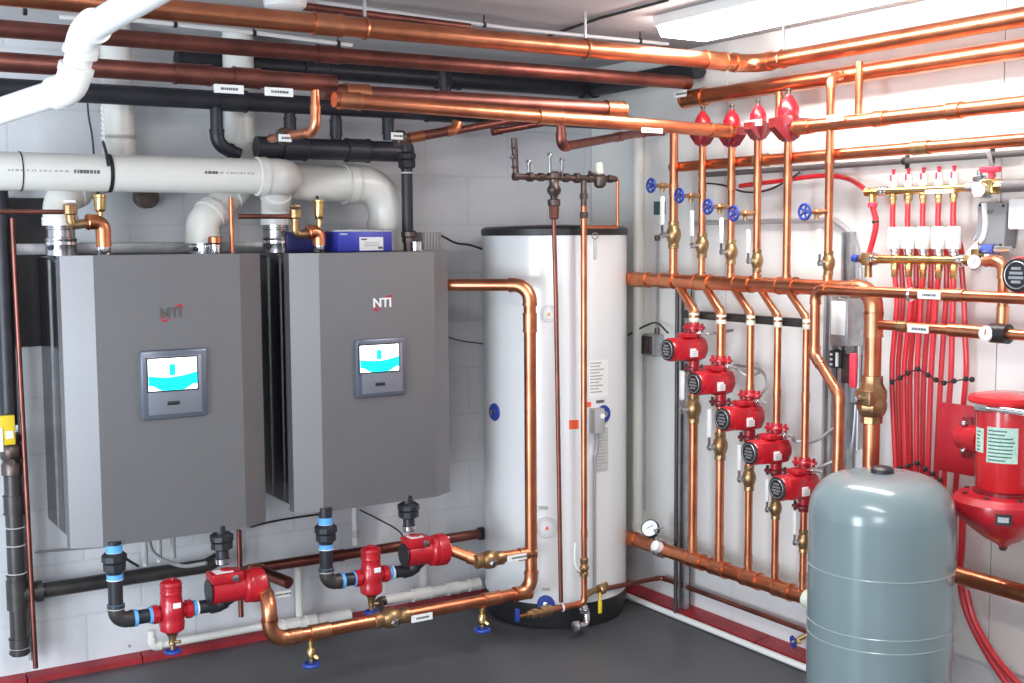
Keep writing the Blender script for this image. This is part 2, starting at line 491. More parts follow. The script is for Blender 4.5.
for px, py in ((495, 412), (603, 414), (546, 604)):
    p, n = on_tank(px, py)
    M = axis_matrix(p, n)
    c = obj('port_cover', MB().lathe([(.034, -.002), (.036, .003), (.034, .007), (.02, .008), (.001, .008)], M, 28), 'blue_paint', wh, 'round dark blue port cover')
    obj('port_plug', MB().lathe([(.012, .008), (.012, .014), (.008, .016), (.001, .016)], M, 14), 'steel', c)
for nm, (x0, x1, y0, y1) in (('rating_label', (589, 608, 360, 397)), ('instruction_label', (594, 608, 428, 472))):
    l = obj(nm, tank_patch(x0, x1, y0, y1), 'label_white' if nm == 'rating_label' else 'pvc_gray', wh, 'printed paper label')
    mb = MB(); k = 0
    while y0+3+k*3.2 < y1-2:
        w = random.uniform(.5, .95); yy = y0+2.5+k*3.2
        q = tank_patch(x0+1, x0+1+(x1-x0-2)*w, yy, yy+1.3, .0019); mb.add(q.v, q.f); k += 1
    obj('print', mb, 'print_gray', l, smooth=False)
for r in ((540, 552, 300, 327), (536, 552, 512, 543)):
    cx, cy = (r[0]+r[1])/2, (r[2]+r[3])/2; p, n = on_tank(cx+3, cy, .001)
    M = axis_matrix(p, n)
    e = obj('emblem', MB().torus(.040 if cy > 400 else .032, .0012, M, 36, 5).torus(.030 if cy > 400 else .024, .0008, M, 36, 5), 'label_gray', wh, 'faint grey round emblem')
    obj('emblem_mark', MB().prism([(-.008, -.008), (.008, -.008), (0, .008)], 0, .0014, M), 'orange_sticker' if cy > 400 else 'yellow_plastic', e, smooth=False)
for (x0, x1, y0, y1) in ((569, 578.5, 420, 429), (586, 591, 402, 407)):
    obj('orange_sticker', tank_patch(x0, x1, y0, y1, .0016), 'orange_sticker', wh, 'small orange square sticker')
p, n = on_tank(536.5, 508.5); obj('print', tank_patch(539, 548, 506, 509.5), 'print_gray', wh)
obj('print', tank_patch(542, 550, 588, 590.5), 'print_gray', wh)
obj('print', tank_patch(596, 604, 400, 403), 'print_dark', wh)
# aquastat on the tank front, with its conduit
p, n = on_tank(594, 420)
sb = thing('thermostat_box', 'small grey thermostat box fixed on the white water heater', 'thermostat', p+n*.03-V3((0, 0, .045)))
Mx = Matrix.Translation(p+n*.022)
rotb = axis_matrix(p+n*.022, n, (0, 0, 1))
obj('case', MB().box((0, 0, 0), (.048, .098, .04), rotb, .004), 'box_gray', sb)
obj('knob', MB().lathe([(.010, 0), (.010, .006), (.001, .007)], rotb @ Matrix.Translation((.01, .02, .02)), 12), 'white_plastic', sb)
q = p+n*.02-V3((0, 0, .05))
qb = on_tank(589, 606)[0]
pipe('thin grey conduit dropping from the thermostat box down the heater', [q, q-V3((0, 0, .07)), V3((q.x-.012, q.y, q.z-.09)), V3((q.x-.012, q.y, .16))], .007, 'gray_conduit', 'conduit', 'conduit', fit='gray_conduit', elbows=False)

# ================================================================== BOILERS
def boiler(xs, z0, z1, label, panel, screen, btn, logo, logomat):
    """xs: left facet end, front left, front right, right facet end"""
    xl, fl, fr, xr = xs
    o = thing('boiler', label, 'boiler', ((fl+fr)/2, .1, z0), 'wall hung grey boilers')
    body = MB().box(((xl+xr)/2+.004, .105, (z0+z1)/2), (xr-xl-.028, .40, z1-z0-.012), None, .004)
    obj('cabinet', body, 'boiler_side', o)
    sm = MB()
    for yy in (-.045, .0): sm.box((xl+.0165, yy, (z0+z1)/2), (.004, .006, z1-z0-.03))
    for yy in (.12,): sm.box((xl+.0165, yy, (z0+z1)/2), (.005, .012, z1-z0-.03))
    split_obj('seam', sm, 'galvanised', o)
    obj('mounting_bracket', MB().box(((xl+xr)/2, .312, z1-.06), (xr-xl-.1, .034, .08), None, .003), 'galvanised', o)
    poly = [(xl, -.13), (fl, -.17), (fr, -.17), (xr, -.12), (xr, -.085), (xl, -.085)]
    obj('front_cover', MB().prism(poly, z0-.004, z1), 'boiler_face', o, smooth=False)
    a = P(*panel[:2], 'y', -.17); b = P(*panel[2:], 'y', -.17)
    cx, cz = (a.x+b.x)/2, (a.z+b.z)/2; w, h = abs(b.x-a.x), abs(a.z-b.z)
    fp = obj('display_panel', MB().box((cx, -.178, cz), (w, .020, h), None, .0095), 'panel_frame', o)
    obj('bezel', MB().box((cx+.0, -.1885, cz-.002), (w*.80, .004, h*.84), None, .002), 'panel_face', fp)
    a = P(*screen[:2], 'y', -.19); b = P(*screen[2:], 'y', -.19)
    sx, sz = (a.x+b.x)/2, (a.z+b.z)/2; sw, sh = abs(b.x-a.x), abs(a.z-b.z)
    obj('screen_surround', MB().box((sx, -.1905, sz), (sw+.010, .004, sh+.010), None, .001), 'black_plastic', fp)
    sc = obj('screen', MB().box((sx, -.1925, sz), (sw, .003, sh)), 'screen_white', fp, 'lit touch screen', smooth=False)
    # the picture on the lit screen: cyan water line with a small appliance on it
    n = 14; top = []; bot = []
    for i in range(n+1):
        u = i/n; top.append((sx-sw/2+sw*u, sz+sh*(-.02-.10*math.sin(u*PI)+.07*u)))
        e = max(0, abs(u-.5)-.26)/.24; bot.append((sx-sw/2+sw*u, sz+sh*(-.5+.16*min(1, e*1.6))))
    poly = top+bot[::-1]
    Mf = Matrix(((1, 0, 0, 0), (0, 0, 1, 0), (0, 1, 0, 0), (0, 0, 0, 1)))
    vs = [(x, z) for x, z in poly]
    obj('screen_picture', MB().prism(vs, -.1946, -.1942, Mf).box((sx-sw*.01, -.1944, sz+sh*.18), (sw*.13, .0006, sh*.34)), 'screen_cyan', sc, smooth=False) if False else None
    mbp = MB()
    for i in range(n):
        quad = [top[i], top[i+1], bot[i+1], bot[i]]
        mbp.prism(quad, -.1948, -.1942, Mf)
    mbp.box((sx-sw*.01, -.1945, sz+sh*.14), (sw*.13, .0006, sh*.36))
    pc = obj('screen_picture', mbp, 'screen_cyan', fp, smooth=False)
    bt = P(*btn, 'y', -.19)
    obj('button', MB().box((bt.x, -.1915, bt.z), (w*.18, .006, h*.055), None, .002), 'black_plastic', fp)
    lg = P(*logo, 'y', -.1705)
    text('logo', 'NTI', at_m(FRONT, (lg.x, -.1725, lg.z)), .046, logomat, o, .0012, .0011)
    sw_ = MB()
    for s0 in (0, PI):
        pts = []
        for k in range(11):
            a_ = math.radians(-62+k*13)+s0
            X = .040*math.cos(a_); Z = .012*math.sin(a_); c_, s_ = math.cos(.62), math.sin(.62)
            pts.append(V3((lg.x+.004+X*c_-Z*s_, -.1707, lg.z+X*s_+Z*c_)))
        sw_.tube(pts, .003, 6, True, [.0006+.0032*math.sin(PI*(k+.2)/11) for k in range(11)])
    obj('logo_swoosh', sw_, 'logo_red', o, 'red curved stroke of the logo')
    return o
boiler((-2.342, -2.249, -1.772, -1.682), .567, 1.498, 'grey wall boiler further from the white water heater, dark logo above its lit screen',
       (138.5, 351, 207.5, 415), (147.5, 359.5, 197, 388), (173.5, 403), (171, 313), 'logo_gray')
boiler((-1.581, -1.487, -1.032, -.948), .587, 1.496, 'grey wall boiler nearest the white water heater, white logo above its lit screen',
       (354, 339.5, 405.5, 394), (359.5, 346, 398.5, 370), (380, 384), (382, 303), 'white_plastic')

# screws / small studs and strut behind boilers
tag(obj('strut_channel', MB().box((-1.75, YB-.015, P(150, 248, 'y', .31).z), (1.75, .026, .04), None, .003), 'galvanised'),
    'long galvanised strut rail on the block wall behind both boilers', 'strut')
a = P(12, 198, 'y', YB-.01); b = P(60, 345, 'y', YB-.01)  # dark panel added in place of the shade between boiler and wall
tag(obj('shade_panel', MB().box(((a.x+b.x)/2-.12, YB-.008, (a.z+b.z)/2), (b.x-a.x+.24, .014, a.z-b.z), None, .002), 'shade_dark'),
    'dark panel imitating shade on the wall beside the first boiler', 'shade panel')

# ================================================================== VENTS (white and stainless)
def vent_collar(px, py0, py1, y, r, label, white=True):
    a, b = vert(px, py0, py1, 'y', y); b.z = 1.497
    t = thing('vent_collar', label, 'vent collar', b, 'stainless vent collars on the boilers')
    h = a.z-b.z
    obj('sleeve', MB().lathe([(r, 0), (r, h*.42), (r*1.03, h*.44), (r*1.03, h*.5), (r*.93, h*.52), (r*.93, h*.74), (r*.97, h*.76), (r*.97, h*.8), (r*.93, h*.82), (r*.95, h), (r*.8, h)],
        Matrix.Translation(b), 32), 'steel', t)
    obj('clamp_ring', MB().lathe([(r*1.0, h*.30), (r*1.06, h*.31), (r*1.06, h*.39), (r*1.0, h*.40)], Matrix.Translation(b), 32), 'chrome', t)
    s = RT*-.3-FW; s.z = 0; s.normalize()
    obj('test_port', MB().lathe([(.008, 0), (.008, .012), (.001, .013)], axis_matrix(b+V3((0, 0, h*.22))+s*r*.98, s), 12), 'black_plastic', t)
    return a, b
# vent 1
a, b = vent_collar(61, 221, 256, .07, .049, 'shiny stainless vent collar on top of the first boiler, beside the brass elbow')
up = P(118, 140, 'y', .20)
pipe('white plastic vent riser near the wall above the first boiler', [a-V3((0, 0, .01)), V3((a.x, a.y, a.z+.07)), V3((up.x, .19, 1.80)), V3((up.x, .19, ZC-.002))],
     .052, 'pvc_white', 'vent_pipe', 'pipe', 'white vent risers', R=.09, fit='pvc_white', couplings=[(2, .35)], ef=1.06)
a, b = vent_collar(203, 233, 256, .09, .046, 'stainless vent collar on the first boiler under the slanting white elbow')
up = P(238, 130, 'y', .20)
pipe('white plastic vent riser slanting up from the first boiler to the ceiling', [a-V3((0, 0, .01)), V3((a.x, a.y, a.z+.035)), V3((up.x, .18, 1.755)), V3((up.x, .18, ZC-.002))],
     .055, 'pvc_white', 'vent_pipe', 'pipe', 'white vent risers', R=.085, fit='pvc_white', couplings=[(2, .15)], ef=1.06)
a, b = vent_collar(276, 222, 254, .10, .049, 'stainless vent collar on the second boiler beside its brass air vent')
# big horizontal main
m0, m1 = runx((-25, 167.5), (290, 179.5), -.05)
mp = pipe('thick white plastic vent main running across above both boilers', [m0, m1, V3((m1.x, .16, m1.z))], .0605, 'pvc_white', 'vent_pipe', 'pipe',
          R=.07, fit='pvc_white', ef=1.05, seg=28)
def band(parent, c, d, r, w, material, name='strap'):
    d = V3(d).normalized()
    return obj(name, MB().cyl(V3(c)-d*w/2, V3(c)+d*w/2, r, 28), material, parent)
for px in (108,):
    q = P(px, 172, 'y', -.05); band(mp, V3((q.x, -.05, m0.z)), (1, 0, 0), .0628, .012, 'black_plastic', 'strap')
for px in (268, 20): 
    q = P(px, 178, 'y', -.05); band(mp, V3((q.x, -.05, m0.z)), (1, 0, 0), .0630, .0035, 'black_iron', 'joint_ring')
def pipe_print(parent, x0, x1, y, z, r, th, dense, material='print_gray', h=.006):
    """small stencilled marks that lie on the pipe's round face"""
    mb = MB(); x = x0
    while x < x1:
        w = random.uniform(.004, .012); a_ = math.radians(th)
        c = V3((x+w/2, y-r*math.cos(a_), z+r*math.sin(a_)))
        n_ = V3((0, -math.cos(a_), math.sin(a_))); u_ = V3((0, math.sin(a_), math.cos(a_)))
        M = Matrix((V3((1, 0, 0)), u_, n_)).transposed().to_4x4(); M.translation = c
        mb.box((0, 0, .0002), (w, h, .0010), M); x += w+random.uniform(.003, .012)*dense
    obj('print', mb, material, parent, smooth=False)
z = m0.z
pipe_print(mp, P(8, 170, 'y', -.11).x, P(70, 170, 'y', -.11).x, -.05, z, .0605, 0, 1)
pipe_print(mp, P(74, 170, 'y', -.11).x, P(100, 170, 'y', -.11).x, -.05, z, .0605, 0, .3, 'print_dark', .011)
pipe_print(mp, P(205, 170, 'y', -.11).x, P(216, 170, 'y', -.11).x, -.05, z, .0605, 6, .3, 'print_dark', .009)
pipe_print(mp, P(220, 170, 'y', -.11).x, P(255, 170, 'y', -.11).x, -.05, z, .0605, 6, 1)
# grey second run and big elbow going down behind the second boiler
g0, g1 = runx((300, 181), (386, 187), .13)
pipe('shaded white plastic intake pipe bending down behind the blue box', [g0-V3((.05, 0, 0)), g1, V3((g1.x, g1.y, 1.50))], .068, 'pvc_white', 'vent_pipe', 'pipe',
     R=.11, fit='pvc_white', couplings=[(0, .62, .35)], ef=1.05, seg=26)
# wye from the second boiler's collar into the main
pipe('short white plastic riser from the second boiler collar into the thick main', [a-V3((0, 0, .01)), V3((a.x, a.y, 1.66)), V3((a.x-.02, .02, m1.z-.01))], .050, 'pvc_white', 'vent_pipe', 'pipe', R=.05, fit='pvc_white', ef=1.05)
# the drain pipe crossing the top corner, close to the camera
q1 = P(176, -22, 'y', -1.95); q2 = P(86, 31, 'y', -1.50); q3 = P(71, 88, 'y', -1.45); q4 = P(-30, 121, 'y', -1.15)
pipe('bright white plastic drain pipe zigzagging down through the upper corner', [q1, q2, q3, q4], .0285, 'pvc_bright', 'drain_pipe', 'pipe', R=.045, fit='pvc_bright', ef=1.2, seg=24)

# ================================================================== COPPER MAINS NEAR THE CEILING
T1 = runx((-20, -6), (757, 63.5), -.83)
c1 = V3((-.085, -.83, T1[1].z)); cr = runy((768, 60), (1060, 8), -.085)
p1 = pipe('thickest bright copper main under the ceiling, turning the room corner below the lamp', [T1[0], c1, V3((-.085, cr[1].y, c1.z))], .0285, R=.07, couplings=[(0, .36), (0, .93, 1.6)], seg=24)
T3 = runx((-20, 23), (640, 82), -.45)
e3 = P(700, 95, 'x', -.05); f3 = P(1060, 46, 'x', -.05); z3 = (e3.z+f3.z)/2
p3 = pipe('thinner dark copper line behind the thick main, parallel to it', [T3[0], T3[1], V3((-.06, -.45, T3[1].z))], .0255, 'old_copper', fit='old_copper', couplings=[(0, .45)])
p3r = pipe('bright copper line on the right wall just under the thick main', [V3((-.05, -.44, z3)), V3((-.05, f3.y, z3))], .0295, couplings=[(0, .02, 2)], seg=22)
label_tag(p3r, P(680, 94, 'x', -.09), (.15, -1, 0), .075, .026, (-1, 0, 0))
T4 = runx((-20, 59), (335, 85), -.78)
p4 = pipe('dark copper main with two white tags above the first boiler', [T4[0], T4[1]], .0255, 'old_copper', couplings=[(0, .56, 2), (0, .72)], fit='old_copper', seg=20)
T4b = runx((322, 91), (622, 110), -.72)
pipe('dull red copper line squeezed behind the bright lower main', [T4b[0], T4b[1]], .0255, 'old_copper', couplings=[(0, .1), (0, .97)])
for px, py in ((229, 89), (279, 92)):
    q = P(px, py, 'y', -.81); label_tag(p4, q+V3((0, -.0, 0)), (1, 0, 0), .085, .024)
a = P(315, 90, 'y', -.78); a2 = V3((a.x, a.y, T4[1].z)); b = P(316, 132, 'y', -.78)
pd = pipe('short copper drop below the tagged main, ending in a grey valve', [a2, V3((a2.x, -.78, b.z)), V3((a2.x-.03, -.60, b.z)), V3((a2.x-.03, -.50, b.z))], .0135, couplings=[(0, .62)])
q = V3((a2.x-.03, -.62, b.z)); obj('coupling', MB().lathe([(.02, -.01), (.026, 0), (.026, .02), (.02, .03)], axis_matrix(q, (0, 1, 0)), 16), 'dark_bronze', pd)
label_tag(pd, P(285, 138, 'y', -.66), (1, 0, 0), .04, .022)
t5a = P(334, 99.5, 'y', -.85); t5b = P(742, 131, 'y', -.85)
XP_ = -.13
h1 = runy((848, 122.5), (1060, 99), XP_)
p5 = pipe('bright lower copper main running to the red check valves', [t5a, V3((P(742, 131, 'y', -.80).x, -.80, t5b.z))], .0225,
          couplings=[(0, .03), (0, .47, 2), (0, .93, 2)], seg=20)
yh = P(793, 128, 'x', XP_).y
ph = pipe('upper right copper main starting at the last red check valve', [V3((XP_, yh, h1[0].z)), V3((XP_, h1[1].y, h1[0].z))], .0225, couplings=[(0, .05), (0, .38, 1.), (0, .66, 1.)], seg=20)
q = P(652, 130.5, 'y', -.88); label_tag(p5, q, (1, 0, 0), .09, .016)
q = P(754, 123, 'x', -.16); label_tag(p5, q, (.25, -1, 0), .078, .022, (-1, 0, 0))
q = P(835, 118, 'x', -.16); label_tag(ph, q, (0, -1, 0), .070, .022, (-1, 0, 0))
h2 = runy((672, 169), (1060, 134.5), -.10)
p6 = pipe('dull copper line on the right wall behind the risers', h2, .0195, 'copper', couplings=[(0, .3), (0, .72)], fit='bronze')
# short stubs between the right wall mains
for (px, y0, y1, xx, lab) in ((859, 62, 116, -.12, 'short copper stub linking the mains, first past the tall riser'), (779, 92, 118, -.12, 'short copper stub dropping beside the last red check valve')):
    s = vert(px, y0, y1, 'x', xx); pipe(lab, s, .012, couplings=[(0, .9)])
# return piece from below: elbow (560,128)-(640,130)
a = P(561, 120, 'y', -.6); b = P(561, 147, 'y', -.6); c = P(640, 133, 'y', -.2)
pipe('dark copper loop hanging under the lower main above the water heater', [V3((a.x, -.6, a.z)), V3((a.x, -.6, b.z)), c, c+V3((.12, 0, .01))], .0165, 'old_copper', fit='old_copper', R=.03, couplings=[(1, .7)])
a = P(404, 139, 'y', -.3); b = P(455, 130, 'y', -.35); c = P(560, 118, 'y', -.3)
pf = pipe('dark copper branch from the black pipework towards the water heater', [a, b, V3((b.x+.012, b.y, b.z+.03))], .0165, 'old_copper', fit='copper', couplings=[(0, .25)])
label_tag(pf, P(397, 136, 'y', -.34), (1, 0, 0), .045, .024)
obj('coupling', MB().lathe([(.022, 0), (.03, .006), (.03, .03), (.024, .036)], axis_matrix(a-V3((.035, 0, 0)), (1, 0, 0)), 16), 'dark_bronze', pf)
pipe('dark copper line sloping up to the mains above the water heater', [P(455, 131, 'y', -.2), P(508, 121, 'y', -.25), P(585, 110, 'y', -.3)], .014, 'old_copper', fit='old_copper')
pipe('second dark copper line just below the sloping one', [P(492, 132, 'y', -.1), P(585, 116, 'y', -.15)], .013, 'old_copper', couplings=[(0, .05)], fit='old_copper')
# black pipework behind
k0, k1 = runx((-25, 90), (620, 120), .05)
pk = pipe('long black pipe under the mains, low against the block wall', [k0, V3((k1.x, .05, k1.z))], .033, 'black_iron', 'black_pipe', 'pipe', fit='black_iron', couplings=[(0, .33), (0, .66, 2)])
a = P(216, 100, 'y', .05); b = P(216, 145, 'y', .05)
pipe('short black drop with an elbow beside the white vent riser', [V3((a.x, .05, k0.z)), V3((a.x, .05, b.z)), V3((a.x+.08, .05, b.z-.03))], .022, 'black_iron', 'black_pipe', 'pipe', fit='black_iron')
a = P(256, 147, 'y', .05); b = P(398, 146, 'y', .05)
pb_ = pipe('thick black pipe low above the second boiler, joining the black riser', [V3((a.x, .05, a.z)), V3((b.x, .05, a.z)), V3((b.x+.05, .05, a.z))], .038, 'black_iron', 'black_pipe', 'pipe', fit='black_iron', couplings=[(0, .25, 1.2), (0, .7, 1.2)])
kk0, kk1 = runx((176, 58), (585, 90), .288)
pipe('thick black pipe high behind the copper mains, close to the block wall', [kk0, kk1, V3((-.005, .288, kk1.z)), V3((-.01, -.45, kk1.z))], .036, 'black_iron', 'black_pipe', 'pipe', fit='black_iron', couplings=[(0, .3), (0, .62)])
for px, (y0, y1) in ((290, (112, 140)), (336, (116, 140)), (388, (112, 140)), (445, (62, 92))):
    s = vert(px, y0, y1, 'y', .06 if px < 400 else -.3)
    pipe('black riser stub joining two black pipes, ' + {290: 'nearest the tagged drop', 336: 'in the middle', 388: 'nearest the black riser', 445: 'between copper mains'}[px], s, .02, 'black_iron', 'black_pipe', 'pipe', fit='black_iron', couplings=[(0, .5)])
v = vert(407, 138, 232, 'y', .02)
pv = pipe('black iron riser with a union standing on the second boiler', v, .0215, 'black_iron', 'black_pipe', 'pipe', fit='black_iron', seg=18)
q = P(407, 161, 'y', .02)
obj('union', MB().lathe([(.024, -.03), (.034, -.024), (.034, .0), (.03, .004), (.036, .008), (.036, .026), (.026, .034)], Matrix.Translation((v[0].x, .02, q.z)), 8), 'black_iron', pv)
obj('joint_ring', MB().lathe([(.0225, -.002), (.0245, 0), (.0225, .003)], Matrix.Translation((v[0].x, .02, P(407, 173, 'y', .02).z)), 18), 'white_tape', pv)
base = V3((v[0].x+.005, .02, 1.497)); q = v[1].z-1.497
obj('boiler_nipple', MB().lathe([(.020, 0), (.021, .03), (.026, .032), (.026, .05), (.03, .055), (.03, q), (.023, q+.006)], Matrix.Translation(base), 10), 'dark_bronze', pv)
obj('nipple_sleeve', MB().lathe([(.017, 0), (.0245, .002), (.0245, .034), (.02, .036)], Matrix.Translation(base+V3((.018, -.02, 0))), 18), 'chrome', pv)
# conduits and hanger rods under the ceiling
pipe('thin white conduit with clips above the dark copper line', [P(60, 17, 'y', -.55), P(140, 20.5, 'y', -.55), P(256, 33, 'y', -.55), P(352, 45, 'y', -.55)], .0065, 'white_plastic', 'conduit', 'conduit', elbows=False)
pipe('thin pale conduit running over the thickest copper main', [P(296, -1, 'y', -.55), P(512, 28.5, 'y', -.55), P(668, 44, 'y', -.55)], .0065, 'cable_white', 'conduit', 'conduit', elbows=False)
pipe('red copper line tucked above the thickest main at the ceiling', [P(300, 6, 'y', -.62), P(470, 27, 'y', -.62)], .012, 'old_copper', fit='old_copper')
clip = []
for px, py, yy in ((175, 24.5, -.55), (254, 33, -.55), (338, 43.5, -.55), (484, 25, -.55), (25, 12, -.55), (640, 41, -.55)):
    q = P(px, py, 'y', yy); clip.append(q)
cl = thing('pipe_clip', 'x', 'clip', (0, 0, 0), 'conduit clips'); obj('clip_band', MB().lathe([(.008, -.005), (.0095, -.005), (.0095, .005), (.008, .005)], axis_matrix((0, 0, 0), (1, 0, 0)), 14), 'black_plastic', cl)
obj('clip_rod', MB().cyl((0, 0, .008), (0, 0, .045), .0025, 8), 'black_plastic', cl)
RC = Repeat(cl)
for q, w in zip(clip, ('over the first boiler', 'second along the white conduit', 'third along the white conduit, last one', 'on the pale conduit over the thick main', 'nearest the white drain pipe', 'close to the bright lamp')):
    RC.place(q, 'tiny black clip holding a thin ceiling conduit, '+w, 'conduit clips')
hg = thing('pipe_hanger', 'x', 'hanger', (0, 0, 0), 'copper hangers')
obj('ring', MB().torus(.031, .0035, axis_matrix((0, 0, 0), (1, 0, 0)), 26, 6), 'fitting_copper', hg)
obj('rod', MB().cyl((0, 0, .032), (0, 0, .12), .005, 10), 'galvanised', hg)
RH = Repeat(hg)
for px, w in ((365, 'above the second boiler'), (585, 'above the water heater')):
    q = P(px, 30, 'y', -.83); RH.place((q.x, -.83, c1.z), 'copper ring hanger on the thick main, '+w, 'copper hangers')
q = P(749, 40, 'x', -.085)
RH.place((-.085, -.98, c1.z), 'copper ring hanger on the thick main, just past its corner', 'copper hangers', 1., PI/2)

# ================================================================== RIGHT WALL: RISERS, HEADERS
XP = -.13
hz = (P(640, 281, 'x', XP).z+P(850, 287, 'x', XP).z)/2
yv = P(873, 350, 'x', XP).y
lowb = runy((955.5, 576), (1060, 602), XP)
hdr = pipe('long copper header pipe from the water heater, turning down into the big brown riser', [V3((XP, -.165, hz)), V3((XP, yv, hz)), V3((XP, yv, lowb[0].z)), V3((XP, lowb[1].y, lowb[0].z))], .0265,
           R=.06, couplings=[(0, .0, 1), (0, .06, 2), (0, .2), (0, .36), (0, .53), (0, .7), (1, .13)], seg=22)
tops = {0: 132, 1: 128, 2: 124, 3: 118, 4: 112, 5: 84}
hx = [673.5, 702, 731, 757, 787, 828.5]
words6 = ['nearest the water heater', 'second from the water heater', 'third from the water heater', 'fourth from the water heater', 'fifth and without a white lever', 'sixth, tallest, reaching the upper main']
riser = []
for i, px in enumerate(hx):
    a = P(px, 230, 'x', XP); zt = P(px, tops[i], 'x', XP).z
    riser.append(a)
    if i == 5: zt = z3-.01
    pts = [V3((XP, a.y, hz)), V3((XP, a.y, zt))]
    if i == 5: pts.append(V3((-.05, a.y, z3)))
    r_ = .0165 if i == 0 else .0138
    pipe('upright copper riser above the header, '+words6[i], pts, r_, group='upper risers', couplings=[(0, .035, 1.3), (0, .62, 1.3)])
# brass ball valves with white levers
def make_valve():
    t = thing('ball_valve', 'x', 'valve', (0, 0, 0))
    obj('valve_body', MB().lathe([(.0165, -.048), (.019, -.046), (.019, -.034), (.0175, -.03), (.022, -.018), (.026, -.006), (.026, .008), (.022, .02), (.0175, .03), (.019, .034), (.019, .046), (.0165, .048)], None, 20), 'bronze', t)
    st = obj('stem', MB().cyl((-.02, 0, 0), (-.047, 0, 0), .009, 12).lathe([(.0125, 0), (.0125, .008), (.008, .010)], axis_matrix((-.043, 0, 0), (-1, 0, 0)), 6), 'steel', t)
    h = obj('lever', MB().box((-.049, 0, .018), (.003, .011, .05)), 'steel', t)
    obj('lever_sleeve', MB().box((-.050, 0, .083), (.011, .018, .098), None, .0045), 'white_plastic', h, 'white plastic lever sleeve')
    return t
RV = Repeat(make_valve())
uv = [(673.5, 235, 1.12), (702, 245.5, 1.), (731, 252, .95), (757, 261, .85), (828.5, 263, .85)]
for i, (px, py, s) in enumerate(uv):
    q = P(px, py, 'x', XP)
    RV.place(q, 'bronze ball valve with white lever on the upper riser, '+['biggest and nearest the heater', 'second from the heater', 'third from the heater', 'fourth from the heater', 'on the tall sixth riser'][i], 'upper ball valves', s)
# blue hand wheels (drain valves) on the risers
def make_wheel_valve():
    t = thing('drain_valve', 'x', 'valve', (0, 0, 0))
    obj('valve_body', MB().cyl((-.008, 0, 0), (-.095, 0, 0), .0075, 12).cyl((.02, 0, 0), (-.01, 0, 0), .0075, 12).lathe([(.012, 0), (.012, .02), (.009, .024)], axis_matrix((-.03, 0, 0), (-1, 0, 0)), 6).cyl((-.045, 0, 0), (-.045, .0, -.022), .008, 10), 'bronze', t)
    M = axis_matrix((-.098, 0, 0), (-1, 0, 0)); mb = MB().torus(.0235, .0045, M, 26, 8)
    for k in range(5):
        a = 2*PI*k/5; mb.cyl(M @ V3((0, 0, 0)), M @ V3((.022*math.cos(a), .022*math.sin(a), 0)), .0035, 8)
    mb.lathe([(.009, -.004), (.009, .004), (.001, .005)], M, 14)
    w = obj('hand_wheel', mb, 'blue_paint', t, 'round blue hand wheel')
    obj('wheel_nut', MB().lathe([(.004, .004), (.004, .009), (.001, .010)], M, 6), 'steel', w)
    return t
RW = Repeat(make_wheel_valve())
for i, (ri, py) in enumerate(((0, 186), (1, 196), (2, 207), (3, 213.5), (5, 212))):
    q = riser[ri]; z = P(hx[ri], py, 'x', XP).z
    RW.place((XP-.008, q.y, z), 'blue hand wheel drain valve on the upper riser, '+['nearest the heater', 'second from the heater', 'third from the heater', 'fourth from the heater', 'on the tall sixth riser'][i], 'blue wheel drain valves', 1.05)
# red check valves on top of the risers
def make_check():
    t = thing('check_valve', 'x', 'valve', (0, 0, 0))
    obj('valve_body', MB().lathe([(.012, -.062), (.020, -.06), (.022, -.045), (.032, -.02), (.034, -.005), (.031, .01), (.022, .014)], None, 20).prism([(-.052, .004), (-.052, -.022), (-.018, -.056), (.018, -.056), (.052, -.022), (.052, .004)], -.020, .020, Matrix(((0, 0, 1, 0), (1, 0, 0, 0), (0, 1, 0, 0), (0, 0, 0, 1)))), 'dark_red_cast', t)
    obj('bonnet', MB().lathe([(.029, .010), (.031, .016), (.030, .034), (.022, .052), (.013, .062), (.010, .070), (.001, .072)], None, 20), 'red_cast', t)
    obj('top_screw', MB().lathe([(.006, .07), (.006, .082), (.009, .083), (.009, .088), (.001, .089)], None, 10).cyl((-.0, -.012, .085), (0, .012, .085), .003, 8), 'dark_bronze', t)
    return t
RK = Repeat(make_check())
for ri, py, s, rz in ((1, 130, .98, 0), (2, 130, 1.02, 0), (3, 124, .95, PI/2), (4, 120, 1.2, 1.25)):
    q = riser[ri]; z = P(hx[ri], py, 'x', XP).z
    RK.place((XP, q.y, z), 'red cast check valve capping a copper riser, '+{1: 'half hidden by the copper main', 2: 'second one along', 3: 'third one, beside a white tag', 4: 'last and clearest one'}[ri], 'red check valves', s, rz)
# lower runs
lowh = runy((627, 540), (806, 594), XP); lz = P(740, 575, 'x', XP).z; ye = P(806, 594, 'x', XP).y
lh = pipe('low copper header pipe coming out of the water heater, capped at its end', [V3((XP, -.165, lz)), V3((XP, ye-.015, lz))], .0275, seg=22,
          couplings=[(0, .03, 1), (0, .42), (0, .55), (0, .72), (0, .88)])
obj('end_cap', MB().lathe([(.0275, 0), (.033, .004), (.033, .03), (.026, .036)], axis_matrix((XP, ye+.0, lz-.001), (0, -1, -.1)), 18), 'cream_plastic', lh)
lx = [693.3, 720.3, 749.5, 776.5, 805]
dg = [((681.7, 286), (692.7, 308)), ((709, 287), (721.5, 310)), ((737, 288), (751.5, 311)), ((764, 288), (779.5, 313)), ((790, 286), (808, 315))]
w5 = ['nearest the heater', 'second from the heater', 'middle one', 'fourth from the heater', 'last one, before the grey tank']
pumpz = [(693, 348), (719, 381), (748, 416), (774, 449), (802.5, 484)]
valvez = [(693.5, 409, 1.15), (720, 446, 1.1), (748.5, 478, .98), (774.5, 508, .85), (803, 541, .85)]
low = []
